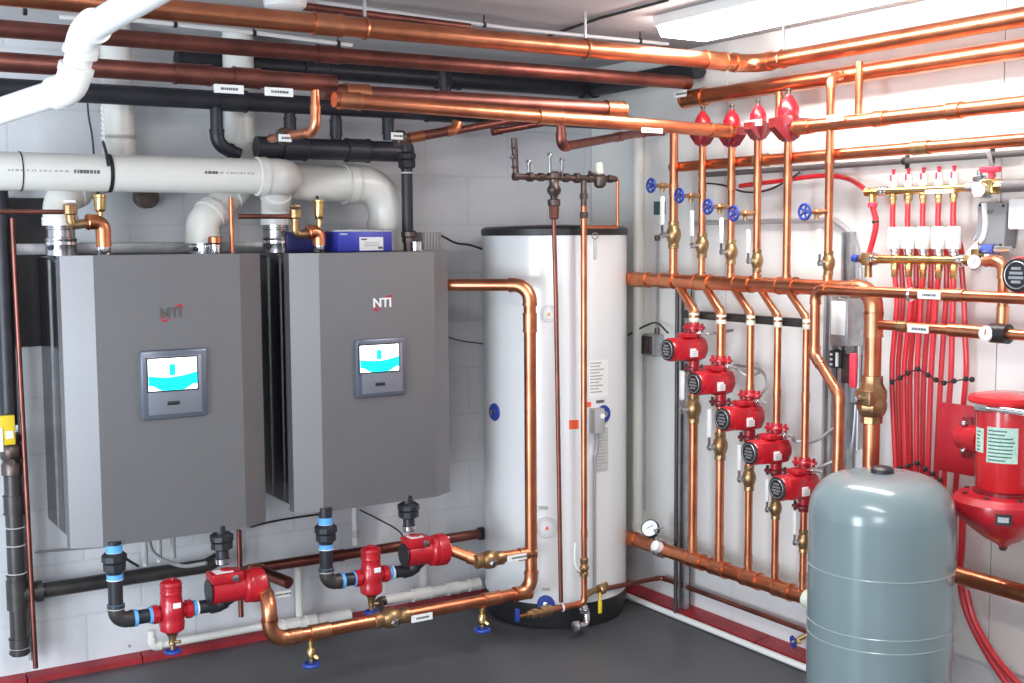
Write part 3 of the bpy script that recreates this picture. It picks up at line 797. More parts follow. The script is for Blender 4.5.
for i, px in enumerate(lx):
    a = P(px, 440, 'x', XP); low.append(a)
    d0 = P(*dg[i][0], 'x', XP); d1 = P(*dg[i][1], 'x', XP)
    r_ = (.0175, .0165, .014, .0128, .0125)[i]
    z1 = P(dg[i][1][0], dg[i][1][1]+4, 'x', XP).z
    o = pipe('copper drop from the header down through its red pump, '+w5[i], [V3((XP, a.y+(d1.z*0)+.105, hz)), V3((XP, a.y, d1.z-.012)), V3((XP, a.y, lz))], r_, 'copper', group='lower drops',
             couplings=[(1, .28 if i else .3, 1.2), (1, .93, 1.2)], R=.02, fit='fitting_copper')
    zc = P(lx[i], dg[i][1][1]+9, 'x', XP).z
    obj('union_sleeve', MB().lathe([(r_*1.05, -.018), (r_*1.16, -.016), (r_*1.16, .016), (r_*1.05, .018)], Matrix.Translation((XP, a.y, zc)), 16), 'cream_plastic', o)
# strut rail behind the drops
a, b = runy((686, 313), (815, 325), -.085)
tag(obj('strut_channel', MB().box((-.085, (a.y+b.y)/2, a.z), (.03, abs(a.y-b.y), .03), None, .003).box((-.10, (a.y+b.y)/2, a.z), (.008, abs(a.y-b.y), .012)), 'black_steel_pipe'), 'dark horizontal strut rail clamping the copper drops', 'strut')
# wall pumps
def make_pump():
    t = thing('circulator_pump', 'x', 'pump', (0, 0, 0))
    obj('motor_housing', MB().lathe([(.030, -.130), (.041, -.127), (.045, -.120), (.045, -.05), (.040, -.04)], Matrix(((0, 0, 1, 0), (0, 1, 0, 0), (-1, 0, 0, 0), (0, 0, 0, 1))), 30)
        .box((-.072, -.010, .0), (.085, .074, .078), None, .012), 'red_cast', t)
    obj('pump_body', MB().lathe([(.032, -.055), (.046, -.048), (.051, -.03), (.051, .018), (.045, .032), (.02, .036)], Matrix(((0, 0, 1, 0), (0, 1, 0, 0), (-1, 0, 0, 0), (0, 0, 0, 1))), 28)
        .box((-.004, 0, 0), (.066, .09, .086), None, .014).cyl((0, 0, -.07), (0, 0, .07), .021, 16), 'red_cast', t)
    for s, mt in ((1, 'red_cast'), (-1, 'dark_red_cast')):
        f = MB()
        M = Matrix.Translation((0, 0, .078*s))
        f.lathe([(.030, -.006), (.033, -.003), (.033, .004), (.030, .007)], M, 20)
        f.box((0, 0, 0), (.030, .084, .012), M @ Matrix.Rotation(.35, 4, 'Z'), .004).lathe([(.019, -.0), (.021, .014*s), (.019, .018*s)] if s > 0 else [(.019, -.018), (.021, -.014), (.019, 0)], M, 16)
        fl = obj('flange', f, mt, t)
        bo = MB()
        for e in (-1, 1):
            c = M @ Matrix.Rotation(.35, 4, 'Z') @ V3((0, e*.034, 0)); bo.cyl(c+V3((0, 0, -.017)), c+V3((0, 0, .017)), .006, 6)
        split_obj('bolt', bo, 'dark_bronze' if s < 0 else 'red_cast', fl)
    Mf = axis_matrix((-.129, 0, 0), (-1, 0, 0))
    fc = obj('face_plate', MB().lathe([(.040, -.006), (.040, .003), (.035, .005), (.001, .005)], Mf, 30), 'black_plastic', t, 'round black nameplate disc')
    nm = MB().torus(.032, .0016, Mf @ Matrix.Translation((0, 0, .005)), 30, 5)
    for k, (u, w) in enumerate(((-.016, .026), (-.006, .040), (.005, .036), (.016, .026))): nm.box((0, u, .006), (w, .0065, .0016), Mf)
    obj('print', nm, 'galvanised', fc, smooth=False)
    obj('junction_box', MB().box((-.030, -.004, .052), (.07, .06, .018), None, .004), 'red_cast', t)
    lb = obj('rating_label', MB().box((-.040, -.0475, -.012), (.036, .006, .032), None, .001), 'label_white', t, 'small white rating label')
    bars = MB()
    for k in range(3): bars.box((-.040, -.0508, -.020+k*.007), (.022, .0012, .0018))
    obj('print', bars, 'print_gray', lb, smooth=False)
    obj('conduit_connector', MB().cyl((-.01, -.03, .058), (-.01, -.06, .060), .009, 12).lathe([(.012, 0), (.012, .008), (.009, .009)], axis_matrix((-.01, -.045, .059), (0, -1, 0)), 6), 'chrome', t)
    return t
RP = Repeat(make_pump())
for i, (px, py) in enumerate(pumpz):
    z = P(px, py, 'x', XP).z; s = (1., 1., 1.0, .98, .98)[i]
    RP.place((XP, low[i].y, z), 'red circulator pump on a wall drop, '+['topmost of the descending row', 'second down the descending row', 'third and middle of the descending row', 'fourth down the descending row', 'lowest, beside the grey tank'][i], 'stepped red wall pumps', s)
    q = V3((XP-.01, low[i].y-.06, z+.06))
    ends = [[(716, 333), (733, 330)], [(736, 368), (748, 376), (760, 372)], [(757, 399), (767, 385), (760, 370), (735, 365)], [(795, 441), (815, 441), (834, 428)], [(815, 470), (833, 461)]][i]
    pts = [q, q+V3((0, -.03, 0))]+[P(x, y, 'x', XP+(.03*(k+1))) for k, (x, y) in enumerate(ends)]
    tag(obj('power_cable', MB().tube(spline(pts, 6), .0055, 8), 'cable_gray'), 'grey flexible cable curving away from a red wall pump, '+['topmost', 'second', 'third and most looped', 'fourth, sweeping to the rail', 'lowest one'][i], 'cable', 'pump cables')
for i, (px, py, s) in enumerate(valvez):
    z = P(px, py, 'x', XP).z
    RV.place((XP, low[i].y, z), 'bronze ball valve with white lever below a red pump, '+['biggest, nearest the heater', 'second from the heater', 'middle of the row', 'fourth from the heater', 'lowest, beside the grey tank'][i], 'lower ball valves', s)

# thermometer gauge and fittings on the low header
gy = P(652, 545, 'x', XP).y
gp = P(650, 528.5, 'x', XP-.03); g = thing('temperature_gauge', 'round white dial gauge with black rim above the low copper header', 'gauge', (XP, gy, lz+.02))
nd = (CAM-gp).normalized()+V3((-.5, .1, .5)); nd.normalize()
M = axis_matrix(gp, nd)
obj('rim', MB().lathe([(.020, -.022), (.036, -.018), (.038, .0), (.036, .006), (.032, .003), (.001, .003)], M, 28), 'black_plastic', g)
d = obj('dial', MB().lathe([(.0325, .003), (.0325, .0045), (.001, .0045)], M, 28), 'dial_white', g)
obj('needle', MB().box((.004, .004, .0052), (.03, .002, .001), M @ Matrix.Rotation(.6, 4, 'Z')), 'print_dark', d, smooth=False)
obj('gauge_stem', MB().cyl(V3((XP, gy, lz+.01)), gp-nd*.02, .012, 12), 'bronze', g)
u = thing('isolation_valve', 'chrome and white valve body on the low copper header by the gauge', 'valve', (XP, P(664, 546, 'x', XP).y, lz))
uy = P(664, 546, 'x', XP).y; M = axis_matrix((XP, uy+.03, lz), (0, -1, 0))
obj('valve_body', MB().lathe([(.028, -.02), (.034, -.016), (.034, 0), (.026, .004), (.036, .01), (.036, .03), (.028, .034)], M, 20), 'steel', u)
obj('cap', MB().lathe([(.014, 0), (.022, .004), (.022, .03), (.016, .034)], axis_matrix((XP-.02, uy, lz+.01), (-.9, 0, .45)), 16), 'white_plastic', u)
obj('handle', MB().tube([V3((XP, uy-.01, lz+.03)), V3((XP-.03, uy-.01, lz+.055)), V3((XP-.05, uy, lz+.085)), V3((XP-.03, uy-.03, lz+.10))], .004, 8), 'steel', u)

# vertical conduits and struts on the right wall
v = vert(638, 130, 532, 'x', .015)
pipe('pale upright pipe in the corner beside the water heater', [v[0], v[1], v[1]+V3((0, -.05, -.03))], .024, 'pvc_white', 'drain_pipe', 'pipe', fit='pvc_white', R=.04)
v = vert(676.5, 288, 612, 'x', -.06); v[1].z = .03
pipe('dark slim upright rod behind the first copper drop', v, .0085, 'black_steel_pipe', 'support_rod', 'rod', elbows=False)
def strut(px, y0, y1, x, w, lab, m='galvanised', zb=None):
    v = vert(px, y0, y1, 'x', x); zl = v[1].z if zb is None else zb
    t = MB().box((x+.012, v[0].y, (v[0].z+zl)/2), (.006, w, v[0].z-zl))
    for s in (-1, 1): t.box((x, v[0].y+s*(w/2-.002), (v[0].z+zl)/2), (.028, .004, v[0].z-zl))
    for s in (-1, 1): t.box((x-.013, v[0].y+s*(w/2-.006), (v[0].z+zl)/2), (.004, .010, v[0].z-zl))
    return tag(obj('strut_channel', t, m, smooth=False), lab, 'strut')
strut(685, 282, 612, -.0, .042, 'galvanised upright strut channel behind the first copper drop', zb=.035)
strut(829, 290, 560, -.01, .040, 'dark upright strut channel behind the stepped return pipe', 'box_gray')
strut(846, 232, 560, -.0, .038, 'pale upright strut channel left of the big brown riser')
pipe('slim grey conduit beside the red lever of the big valve', vert(859, 268, 450, 'x', .01), .007, 'gray_conduit', 'conduit', 'conduit', elbows=False)
pts = [P(694, 223, 'x', .02), P(834, 221, 'x', .02), P(848, 232, 'x', .02), P(857, 255, 'x', .02), P(858, 300, 'x', .02)]
pts[1].z = pts[0].z
tag(obj('conduit', MB().tube([pts[0], pts[1]]+spline(pts[1:], 6)[1:], .0095, 10), 'gray_conduit'), 'grey conduit running behind the risers then curving down', 'conduit')
# junction box and its conduit left of the first pump
v = vert(657, 238, 338, 'x', .02)
jb = thing('junction_box', 'grey square junction box on the wall left of the top red pump', 'junction box', v[1]-V3((0, 0, .05)))
q = P(650, 345, 'x', -.01)
obj('case', MB().box((q.x+.015, q.y, q.z), (.06, .085, .095), None, .012), 'galvanised', jb)
obj('cover', MB().box((q.x-.017, q.y, q.z), (.006, .066, .074), None, .001).box((q.x-.022, q.y-.008, q.z), (.006, .02, .05)), 'dark_bronze', jb)
cd = obj('conduit_stub', MB().tube([v[0], v[1]], .0055, 8), 'galvanised', jb)
obj('conduit_fitting', MB().lathe([(.010, -.012), (.012, 0), (.010, .012)], Matrix.Translation(v[0]), 10).lathe([(.009, -.012), (.011, 0), (.009, .012)], Matrix.Translation(v[1]+V3((0, 0, .03))), 10), 'dark_bronze', jb)
tag(obj('power_cable', MB().tube(spline([P(628, 335, 'x', .03), P(645, 326, 'x', .0), P(657, 323, 'x', .0), P(668, 333, 'x', -.03)], 6), .004, 6), 'cable_black'), 'thin black cable arching over the junction box', 'cable')
v = vert(645, 355, 510, 'x', .03); tag(obj('power_cable', MB().tube(v, .003, 6), 'cable_gray'), 'thin grey wire hanging under the junction box', 'cable')
q = P(659, 208, 'x', XR-.02); tag(obj('wall_label', MB().box((q.x+.003, q.y, q.z), (.003, .075, .055), None, .001), 'dark_green'), 'dark green rectangular label behind the first riser', 'label')

# return pipe Q in front of the header
XQ = -.2
qa = P(1060, 302, 'x', XQ); qb = P(815, 291.5, 'x', XQ); qm = (P(1024, 300.5, 'x', XQ).z+P(870, 290, 'x', XQ).z)/2
q2 = P(814.5, 355, 'x', XQ); q3 = P(839.5, 395, 'x', XQ); q4 = P(838, 470, 'x', XQ)
pq = pipe('copper return pipe stepping round in front of the header and down behind the grey tank', [V3((XQ, qa.y, qm)), V3((XQ, q2.y, qm)), V3((XQ, q2.y, q2.z)), V3((XQ, q4.y, q3.z)), V3((XQ, q4.y, .35))], .0165, R=.035,
          couplings=[(0, .38, 2), (2, .1), (3, .35)])
label_tag(pq, P(929, 295, 'x', XQ-.02), (0, -1, 0), .082, .024, (-1, 0, 0))
obj('tag_clip', MB().lathe([(.018, -.006), (.022, 0), (.018, .006)], axis_matrix(P(911, 294.5, 'x', XQ), (0, 1, 0)), 14), 'chrome', pq)
# big bronze valve on the brown riser
bz = P(871, 397, 'x', XP).z; bv = thing('gate_valve', 'large bronze valve on the big brown riser with a red lever', 'valve', (XP, yv, bz-.06))
obj('valve_body', MB().lathe([(.030, -.085), (.034, -.083), (.034, -.062), (.040, -.055), (.047, -.035), (.047, -.02), (.044, -.012), (.046, .0), (.046, .022), (.038, .034), (.033, .045), (.033, .068), (.029, .07)], Matrix.Translation((XP, yv, bz)), 8).box((XP-.02, yv, bz), (.06, .07, .05), None, .006), 'bronze', bv)
obj('stem', MB().cyl(V3((XP-.03, yv, bz)), V3((XP-.085, yv, bz)), .011, 12).lathe([(.016, 0), (.016, .01), (.01, .012)], axis_matrix((XP-.075, yv, bz), (-1, 0, 0)), 6), 'steel', bv)
lv = obj('lever', MB().box((XP-.088, yv, bz+.03), (.004, .018, .08)), 'steel', bv)
obj('lever_sleeve', MB().box((XP-.089, yv, bz+.092), (.013, .026, .11), None, .005), 'red_handle', lv, 'red plastic lever sleeve')
# horizontal branch from the big riser with gauge
xa = XP; r1 = P(880, 326, 'x', xa); r2 = P(1060, 337, 'x', xa); rz = (r1.z+P(985, 331, 'x', xa).z)/2
pr_ = pipe('short horizontal copper branch leaving the big brown riser under the return pipe', [V3((xa, yv, rz)), V3((xa, r2.y, rz))], .0155, 'copper', couplings=[(0, .18, 1.2)], fit='bronze')
ya, yb_ = P(950, 331, 'x', xa).y, P(992, 333, 'x', xa).y
obj('sleeve', MB().cyl((xa, ya, rz), (xa, yb_, rz), .020, 18), 'fitting_copper', pr_)
obj('valve_sleeve', MB().cyl((xa, yb_, rz), (xa, yb_-.055, rz), .0285, 18), 'black_plastic', pr_)
M = axis_matrix((xa-.03, yb_-.0, rz), (-1, -.1, .1))
dl = obj('dial', MB().lathe([(.022, -.02), (.022, .0), (.019, .001), (.001, .001)], M, 22), 'dial_white', pr_, 'small round white gauge dial')
obj('needle', MB().box((0, .004, .0015), (.003, .016, .001), M), 'logo_red', dl, smooth=False)
label_tag(pr_, P(918, 329, 'x', xa-.02), (0, -1, 0), .08, .024, (-1, 0, 0))
# downpipe from manifold to the branch
XM = -.06
dn = P(1003, 300, 'x', -.10); m2z = P(930, 260, 'x', XM).z
pipe('copper downpipe linking the lower brass manifold to the branch', [V3((-.07, P(984, 260, 'x', -.07).y, m2z)), V3((-.10, dn.y, m2z)), V3((-.10, dn.y, rz)), V3((xa, dn.y, rz))][:3], .0155, R=.035, couplings=[(1, .75)])

# ================================================================== MANIFOLD
ux = [893, 908, 923, 938.5, 953.5]; lxm = [895, 909, 923.5, 939, 954]
m1z = P(925, 189.5, 'x', XM).z
def bar(label, px0, px1, z, r, group='brass manifold bars'):
    y0 = P(px0, 200, 'x', XM).y; y1 = P(px1, 200, 'x', XM).y
    t = thing('manifold', label, 'manifold', (XM, (y0+y1)/2, z-.02), group)
    obj('bar', MB().cyl((XM, y0, z), (XM, y1, z), r, 20), 'brass', t)
    for yy in (y0, y1):
        obj('end_collar', MB().lathe([(r*1.1, -.012), (r*1.35, -.010), (r*1.35, .0), (r*1.15, .002), (r*1.35, .004), (r*1.35, .012), (r, .014)], axis_matrix((XM, yy, z), (0, 1, 0)), 14), 'chrome', t)
    for yy in (y0-.02, y1+.02):
        obj('bracket', MB().box((XM+.05, yy, z), (.10, .012, .02)).box((XR-.02, yy, z), (.006, .03, .06)), 'galvanised', t)
    return t, y0, y1
mu, y0, y1 = bar('upper brass manifold bar with red topped flow meters', 884, 972, m1z, .0125)
yy = [P(x, 200, 'x', XM).y for x in ux]
for y in yy:
    f = obj('flow_meter', MB().lathe([(.011, .010), (.013, .014), (.013, .026), (.0115, .03), (.0115, .048), (.009, .05)], Matrix.Translation((XM, y, m1z)), 14), 'white_plastic', mu)
    obj('indicator', MB().lathe([(.005, .05), (.005, .062), (.0065, .063), (.0065, .068), (.001, .069)], Matrix.Translation((XM, y, m1z)), 10).box((XM-.012, y, m1z+.04), (.003, .006, .02)), 'red_handle', f)
    obj('nipple', MB().lathe([(.007, -.045), (.009, -.044), (.009, -.03), (.0115, -.028), (.0115, -.016), (.008, -.010)], Matrix.Translation((XM, y, m1z)), 6), 'brass', mu)
label_tag(mu, P(939, 191.5, 'x', XM-.014), (0, -1, 0), .105, .012, (-1, 0, 0))
ml, y0l, y1l = bar('lower brass manifold bar under the row of white actuators', 876, 964, m2z, .0145)
yl = [P(x, 255, 'x', XM).y for x in lxm]
for y in yl:
    obj('valve_insert', MB().lathe([(.009, .012), (.012, .016), (.012, .024), (.015, .026), (.015, .036)], Matrix.Translation((XM-.002, y, m2z)), 14), 'chrome', ml)
    obj('actuator', MB().lathe([(.020, .034), (.0225, .038), (.0225, .085), (.021, .097), (.018, .102), (.001, .103)], Matrix.Translation((XM-.004, y, m2z)), 20), 'white_plastic', ml, 'white round actuator cap')
    obj('nipple', MB().lathe([(.009, -.056), (.0105, -.054), (.0105, -.034), (.0125, -.03), (.0125, -.018), (.009, -.010)], Matrix.Translation((XM, y, m2z)), 6), 'brass', ml)
# PEX loops
lowpx = [(897, 892), (911, 904), (921, 917), (936, 931), (953, 951)]; uppx = [(903, 898), (916, 910), (930, 924), (946, 941), (964, 966)]
for k in range(5):
    for kind, base, (p300, p375) in (('lower', (yl[k], m2z-.05), lowpx[k]), ('upper', (yy[k], m1z-.04), uppx[k])):
        xx = XM if kind == 'lower' else XM+.045
        pts = [V3((XM, base[0], base[1]))]
        if kind == 'upper':
            pts += [V3((XM, base[0], m1z-.10)), V3((XM+.006, base[0], m1z-.13)), V3((XM+.040, base[0], m1z-.18)), V3((XM+.045, base[0], m2z-.02))]
        pts += [P(p300, 300, 'x', xx), P((p300+p375)/2, 335, 'x', xx), P(p375, 375, 'x', xx), P(p375-1.5-(p375-925)*.12, 440, 'x', xx), P(p375-2-(p375-925)*.22, 500, 'x', xx), P(p375-2-(p375-925)*.25, 560, 'x', xx)]
        tag(obj('heating_tube', MB().tube(spline(pts, 6), .0085, 10), 'red_pex'), 'red heating tube hanging from the %s manifold, %s outlet' % (kind, ['first', 'second', 'third', 'fourth', 'last'][k]), 'tube', 'red heating tubes')
def ties(py, pts, lab):
    mb = MB()
    q = [P(x, y, 'x', XM-.012) for x, y in pts]
    t = tag(obj('cable_tie', MB().tube(q, .0022, 6), 'black_plastic'), lab, 'cable tie')
    for w in q: mb.ball(w, .0085)
    split_obj('tie_head', mb, 'black_plastic', t)
ties(375, [(892, 382), (900, 378), (908, 373), (918, 369), (928, 375), (936, 380), (944, 383), (954, 381), (966, 379), (972, 379.5)], 'row of black cable ties across the red tubes, upper row')
ties(465, [(900, 468), (908, 466), (917, 463), (925, 469), (933, 474), (940, 480)], 'row of black cable ties across the red tubes, lower row by the grey tank')
# end fittings: gauges, bleed valves
def gauge(px, py, lab):
    q = P(px, py, 'x', XM-.03); t = thing('pressure_gauge', lab, 'gauge', q)
    M = axis_matrix(q, (-1, -.25, .05))
    obj('rim', MB().lathe([(.012, -.03), (.0215, -.026), (.0225, 0), (.02, .003), (.001, .003)], M, 24), 'chrome', t)
    d = obj('dial', MB().lathe([(.0195, .003), (.0195, .0045), (.001, .0045)], M, 24), 'dial_white', t)
    obj('needle', MB().box((0, .003, .005), (.002, .018, .001), M @ Matrix.Rotation(-.5, 4, 'Z')), 'print_dark', d, smooth=False)
gauge(979, 190, 'small round gauge at the end of the upper brass manifold')
gauge(974.5, 262, 'small round gauge at the end of the lower brass manifold')
for px0, px1, z, lab in ((968, 986, m1z, 'nickel fitting block ending the upper manifold'), (962, 992, m2z, 'brass fitting block ending the lower manifold')):
    ya_ = P(px0, 200, 'x', XM).y; yb2 = P(px1, 200, 'x', XM).y
    t = tag(obj('manifold_fitting', MB().cyl((XM, ya_, z), (XM, yb2, z), .0165, 8).box((XM+.01, (ya_+yb2)/2, z+.01), (.03, .03, .05), None, .004), 'brass' if px1 > 990 else 'steel'), lab, 'fitting')
    obj('bleed_valve', MB().lathe([(.007, .03), (.009, .032), (.009, .05), (.004, .055), (.004, .06)], Matrix.Translation((XM+.01, (ya_+yb2)/2, z)), 10), 'steel', t)
    obj('coupling_nut', MB().lathe([(.017, -.008), (.021, -.006), (.021, .006), (.017, .008)], axis_matrix((XM, yb2+.006, z), (0, 1, 0)), 6), 'chrome', t)
# red handled ball valve and grey pipe to the right
vy = P(991, 190, 'x', XM).y
t = thing('ball_valve', 'brass valve with a red butterfly handle at the upper manifold end', 'valve', (XM, vy, m1z))
obj('valve_body', MB().cyl((XM, vy+.035, m1z), (XM, vy-.045, m1z), .019, 8).box((XM, vy, m1z), (.045, .04, .045), None, .006), 'brass', t)
obj('handle', MB().cyl((XM, vy, m1z+.02), (XM, vy, m1z+.042), .009, 12).box((XM-.005, vy, m1z+.05), (.022, .066, .018), None, .006), 'red_handle', t)
gz = m1z; pipe('dark grey insulated pipe leaving the upper manifold', [V3((XM, vy-.04, gz)), V3((XM, P(1060, 190, 'x', XM).y, gz))], .0185, 'insulation', 'insulated_pipe', 'pipe', elbows=False)
tag(obj('power_cable', MB().tube(spline([P(988, 152, 'x', .0), P(992, 166, 'x', -.02), P(994, 176, 'x', -.04)], 5), .007, 8), 'box_gray'), 'short dark cable dropping behind the red butterfly handle', 'cable')
# left ends: red hoses
t = thing('hose_adapter', 'brass adapter at the left end of the upper manifold', 'fitting', P(872, 195, 'x', XM))
ya_ = P(880, 190, 'x', XM).y
obj('adapter_body', MB().cyl((XM, ya_, m1z), (XM, ya_+.05, m1z), .013, 8).cyl((XM, ya_+.03, m1z), (XM, ya_+.03, m1z-.04), .011, 8).lathe([(.016, 0), (.016, .012), (.01, .014)], axis_matrix((XM, ya_+.045, m1z), (0, 1, 0)), 6), 'brass', t)
obj('collar', MB().lathe([(.014, -.05), (.016, -.048), (.016, -.036), (.012, -.034)], Matrix.Translation((XM, ya_+.03, m1z)), 12), 'red_handle', t)
ya2 = P(871, 260, 'x', XM).y
t = thing('drain_valve', 'dull brass drain valve with blue tip at the lower manifold end', 'valve', (XM, ya2, m2z))
obj('valve_body', MB().cyl((XM, ya2-.015, m2z), (XM, ya2+.045, m2z), .014, 8).box((XM, ya2+.01, m2z), (.04, .035, .042), None, .006).cyl((XM, ya2+.01, m2z), (XM, ya2+.01, m2z-.06), .012, 10), 'bronze', t)
obj('knob', MB().lathe([(.008, 0), (.013, .003), (.013, .02), (.001, .022)], axis_matrix((XM-.01, ya2+.045, m2z), (-.3, 1, .2)), 10), 'blue_paint', t)
hp = [V3((XM, ya_+.03, m1z-.045)), P(876, 222, 'x', XM), P(874, 236, 'x', XM), V3((XM, ya2+.008, m2z+.02))]
h_ = tag(obj('heating_tube', MB().tube(spline(hp, 8), .0095, 10), 'red_pex'), 'short red tube joining the left ends of both manifold bars', 'tube')
obj('clip', MB().lathe([(.0105, -.005), (.012, 0), (.0105, .005)], Matrix.Translation(P(875.5, 222, 'x', XM)), 12), 'black_plastic', h_)
tag(obj('heating_tube', MB().tube(spline([P(740, 186, 'x', .0), P(780, 181, 'x', .01), P(820, 176, 'x', .01), P(845, 178, 'x', .0), P(858, 184, 'x', -.03), V3((XM, ya_+.05, m1z))], 8), .0085, 10), 'red_pex'), 'red tube arching along the wall into the upper manifold', 'tube')
tag(obj('power_cable', MB().tube(spline([P(702, 183, 'x', -.01), P(722, 185, 'x', -.01), P(745, 192, 'x', -.01), P(768, 190, 'x', -.01), P(790, 179, 'x', -.01), P(800, 172, 'x', 0)], 6), .004, 6), 'cable_black'), 'thin black cable sagging behind the fourth riser', 'cable')
# wall rail above the manifold
a, b = runy((846, 166), (1060, 149), .02)
pr2 = pipe('slim dark rail on the wall above the brass manifolds', [V3((.02, P(700, 177, 'x', .02).y, a.z)), b], .010, 'insulation', 'support_rail', 'rail', elbows=False)
rc = MB()
for px in (905, 990): 
    y = P(px, 160, 'x', .02).y; rc.cyl((.02, y-.006, a.z), (.02, y+.006, a.z), .0135, 12); rc.box((.037, y, a.z), (.02, .012, .05))
split_obj('clamp', rc, 'black_plastic', pr2)
a, b = runy((690, 167), (860, 170), .02)
# transformer box
q = P(997, 225, 'x', -.0)
tb = thing('transformer_box', 'grey wall box marked 24V beside the manifolds', 'electrical box', V3((.0, q.y, q.z-.07)))
Mr = Matrix.Translation((.0, q.y, q.z)) @ Matrix.Rotation(.05, 4, 'X')
obj('case', MB().box((0, 0, 0), (.06, .100, .135), Mr, .006), 'case_gray', tb)
text('marking', '24V', at_m(SIDE, (-.0315, q.y+.008, q.z+.038)), .022, 'print_dark', tb)
sc_ = MB()
for s in (-1, 1):
    for w in (-1, 1): sc_.cyl(Mr @ V3((-.026, s*.04, w*.058)), Mr @ V3((-.034, s*.04, w*.058)), .004, 8)
split_obj('screw', sc_, 'black_plastic', tb)
q = P(1022, 214, 'x', -.0); wb = tag(obj('relay_box', MB().box((.0, q.y-.02, q.z), (.07, .085, .09), None, .006), 'white_plastic'), 'white plastic box next to the grey 24V box, at the picture edge', 'electrical box')
# flexible chrome link between manifold ends
tag(obj('flexible_hose', MB().tube(spline([P(984, 203, 'x', -.03), P(986, 222, 'x', -.03), P(983, 238, 'x', -.03), P(974, 248, 'x', -.04), P(968, 256, 'x', -.06)], 6), .0085, 10), 'white_plastic'), 'pale flexible hose looping between the manifold ends', 'hose')
tag(obj('flexible_hose', MB().tube(spline([P(979, 205, 'x', .0), P(980, 226, 'x', .0), P(974, 240, 'x', -.0)], 6), .006, 8), 'gray_conduit'), 'slim grey hose just behind the pale flexible hose', 'hose')
q = P(993, 249, 'x', -.05); 
t = tag(obj('union_fitting', MB().cyl(q+V3((0, .045, 0)), q-V3((0, .06, 0)), .010, 10), 'steel'), 'steel union with blue band above the lower gauge', 'fitting'); obj('ring', MB().cyl(q+V3((0, .035, 0)), q+V3((0, -.005, 0)), .0135, 8), 'blue_paint', t)
# electrical box under the conduit
q = P(846, 322, 'x', -.02)
eb = thing('electrical_box', 'white electrical box with grey surround left of the brown riser', 'electrical box', V3((.01, q.y, q.z-.07)))
obj('case', MB().box((-.015, q.y, q.z), (.08, .080, .16), None, .004), 'galvanised', eb)
obj('cover', MB().box((-.057, q.y, q.z+.015), (.006, .062, .115), None, .002), 'white_plastic', eb)
q = P(838, 359, 'x', -.02)
rl = thing('relay', 'small black and white relay block below the white electrical box', 'relay', V3((-.02, q.y, q.z-.03)))
obj('case', MB().box((-.01, q.y, q.z), (.05, .055, .06), None, .003), 'black_plastic', rl)
tm = MB()
for k in range(3): tm.box((-.037, q.y+.014, q.z-.018+k*.017), (.006, .008, .008))
split_obj('terminal', tm.box((-.037, q.y-.012, q.z), (.006, .010, .048)), 'white_plastic', rl)
q = P(848, 368, 'x', -.0); tag(obj('junction_box', MB().box((.0, q.y-.015, q.z), (.05, .05, .10), None, .003), 'dark_bronze'), 'dark narrow box behind the red lever', 'junction box')
tag(obj('conduit', MB().tube(spline([P(854, 385, 'x', .01), P(856, 400, 'x', .01), P(853, 440, 'x', .01), P(848, 462, 'x', .015), P(838, 470, 'x', .02)], 6), .006, 8), 'gray_conduit'), 'slim grey conduit curving below the red lever', 'conduit')

# sixth pump at the picture edge
q = P(1051, 274, 'x', -.16)
RP.place(q, 'red circulator pump cut by the picture edge, level with the lower manifold', 'stepped red wall pumps', 1.12)
# ================================================================== LARGE VERTICAL PUMP
ax = P(1006, 450, 'x', -.17); AX, AY = ax.x, ax.y
zz = lambda py: P(1006, py, 'x', -.17).z
bp = thing('booster_pump', 'large upright red pump with a domed motor and green labels', 'pump', (AX, AY, zz(543)))
M0 = Matrix.Translation((AX, AY, 0))
obj('motor', MB().lathe([(.074, zz(490)), (.080, zz(486)), (.080, zz(402)), (.078, zz(399))], M0, 40), 'bright_red', bp)
obj('motor_cap', MB().lathe([(.082, zz(404)), (.103, zz(402)), (.106, zz(399)), (.101, zz(395.5)), (.06, zz(392.5)), (.001, zz(391.5))], M0, 40), 'bright_red', bp)
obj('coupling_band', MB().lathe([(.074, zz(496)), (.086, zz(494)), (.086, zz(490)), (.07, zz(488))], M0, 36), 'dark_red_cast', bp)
obj('volute', MB().lathe([(.012, zz(547)), (.026, zz(543)), (.050, zz(539)), (.085, zz(530)), (.115, zz(521)), (.136, zz(515)), (.144, zz(508)), (.142, zz(500)), (.125, zz(494)), (.08, zz(492))], M0, 40), 'red_cast', bp)
obj('drain_plug', MB().lathe([(.008, zz(551)), (.012, zz(549)), (.012, zz(543)), (.02, zz(542))], M0, 8), 'dark_bronze', bp)
bo = MB()
for k in range(8):
    a = 2*PI*k/8+.2; bo.cyl((AX+.112*math.cos(a), AY+.112*math.sin(a), zz(498)), (AX+.112*math.cos(a), AY+.112*math.sin(a), zz(492)), .008, 6)
split_obj('bolt', bo, 'dark_bronze', bp)
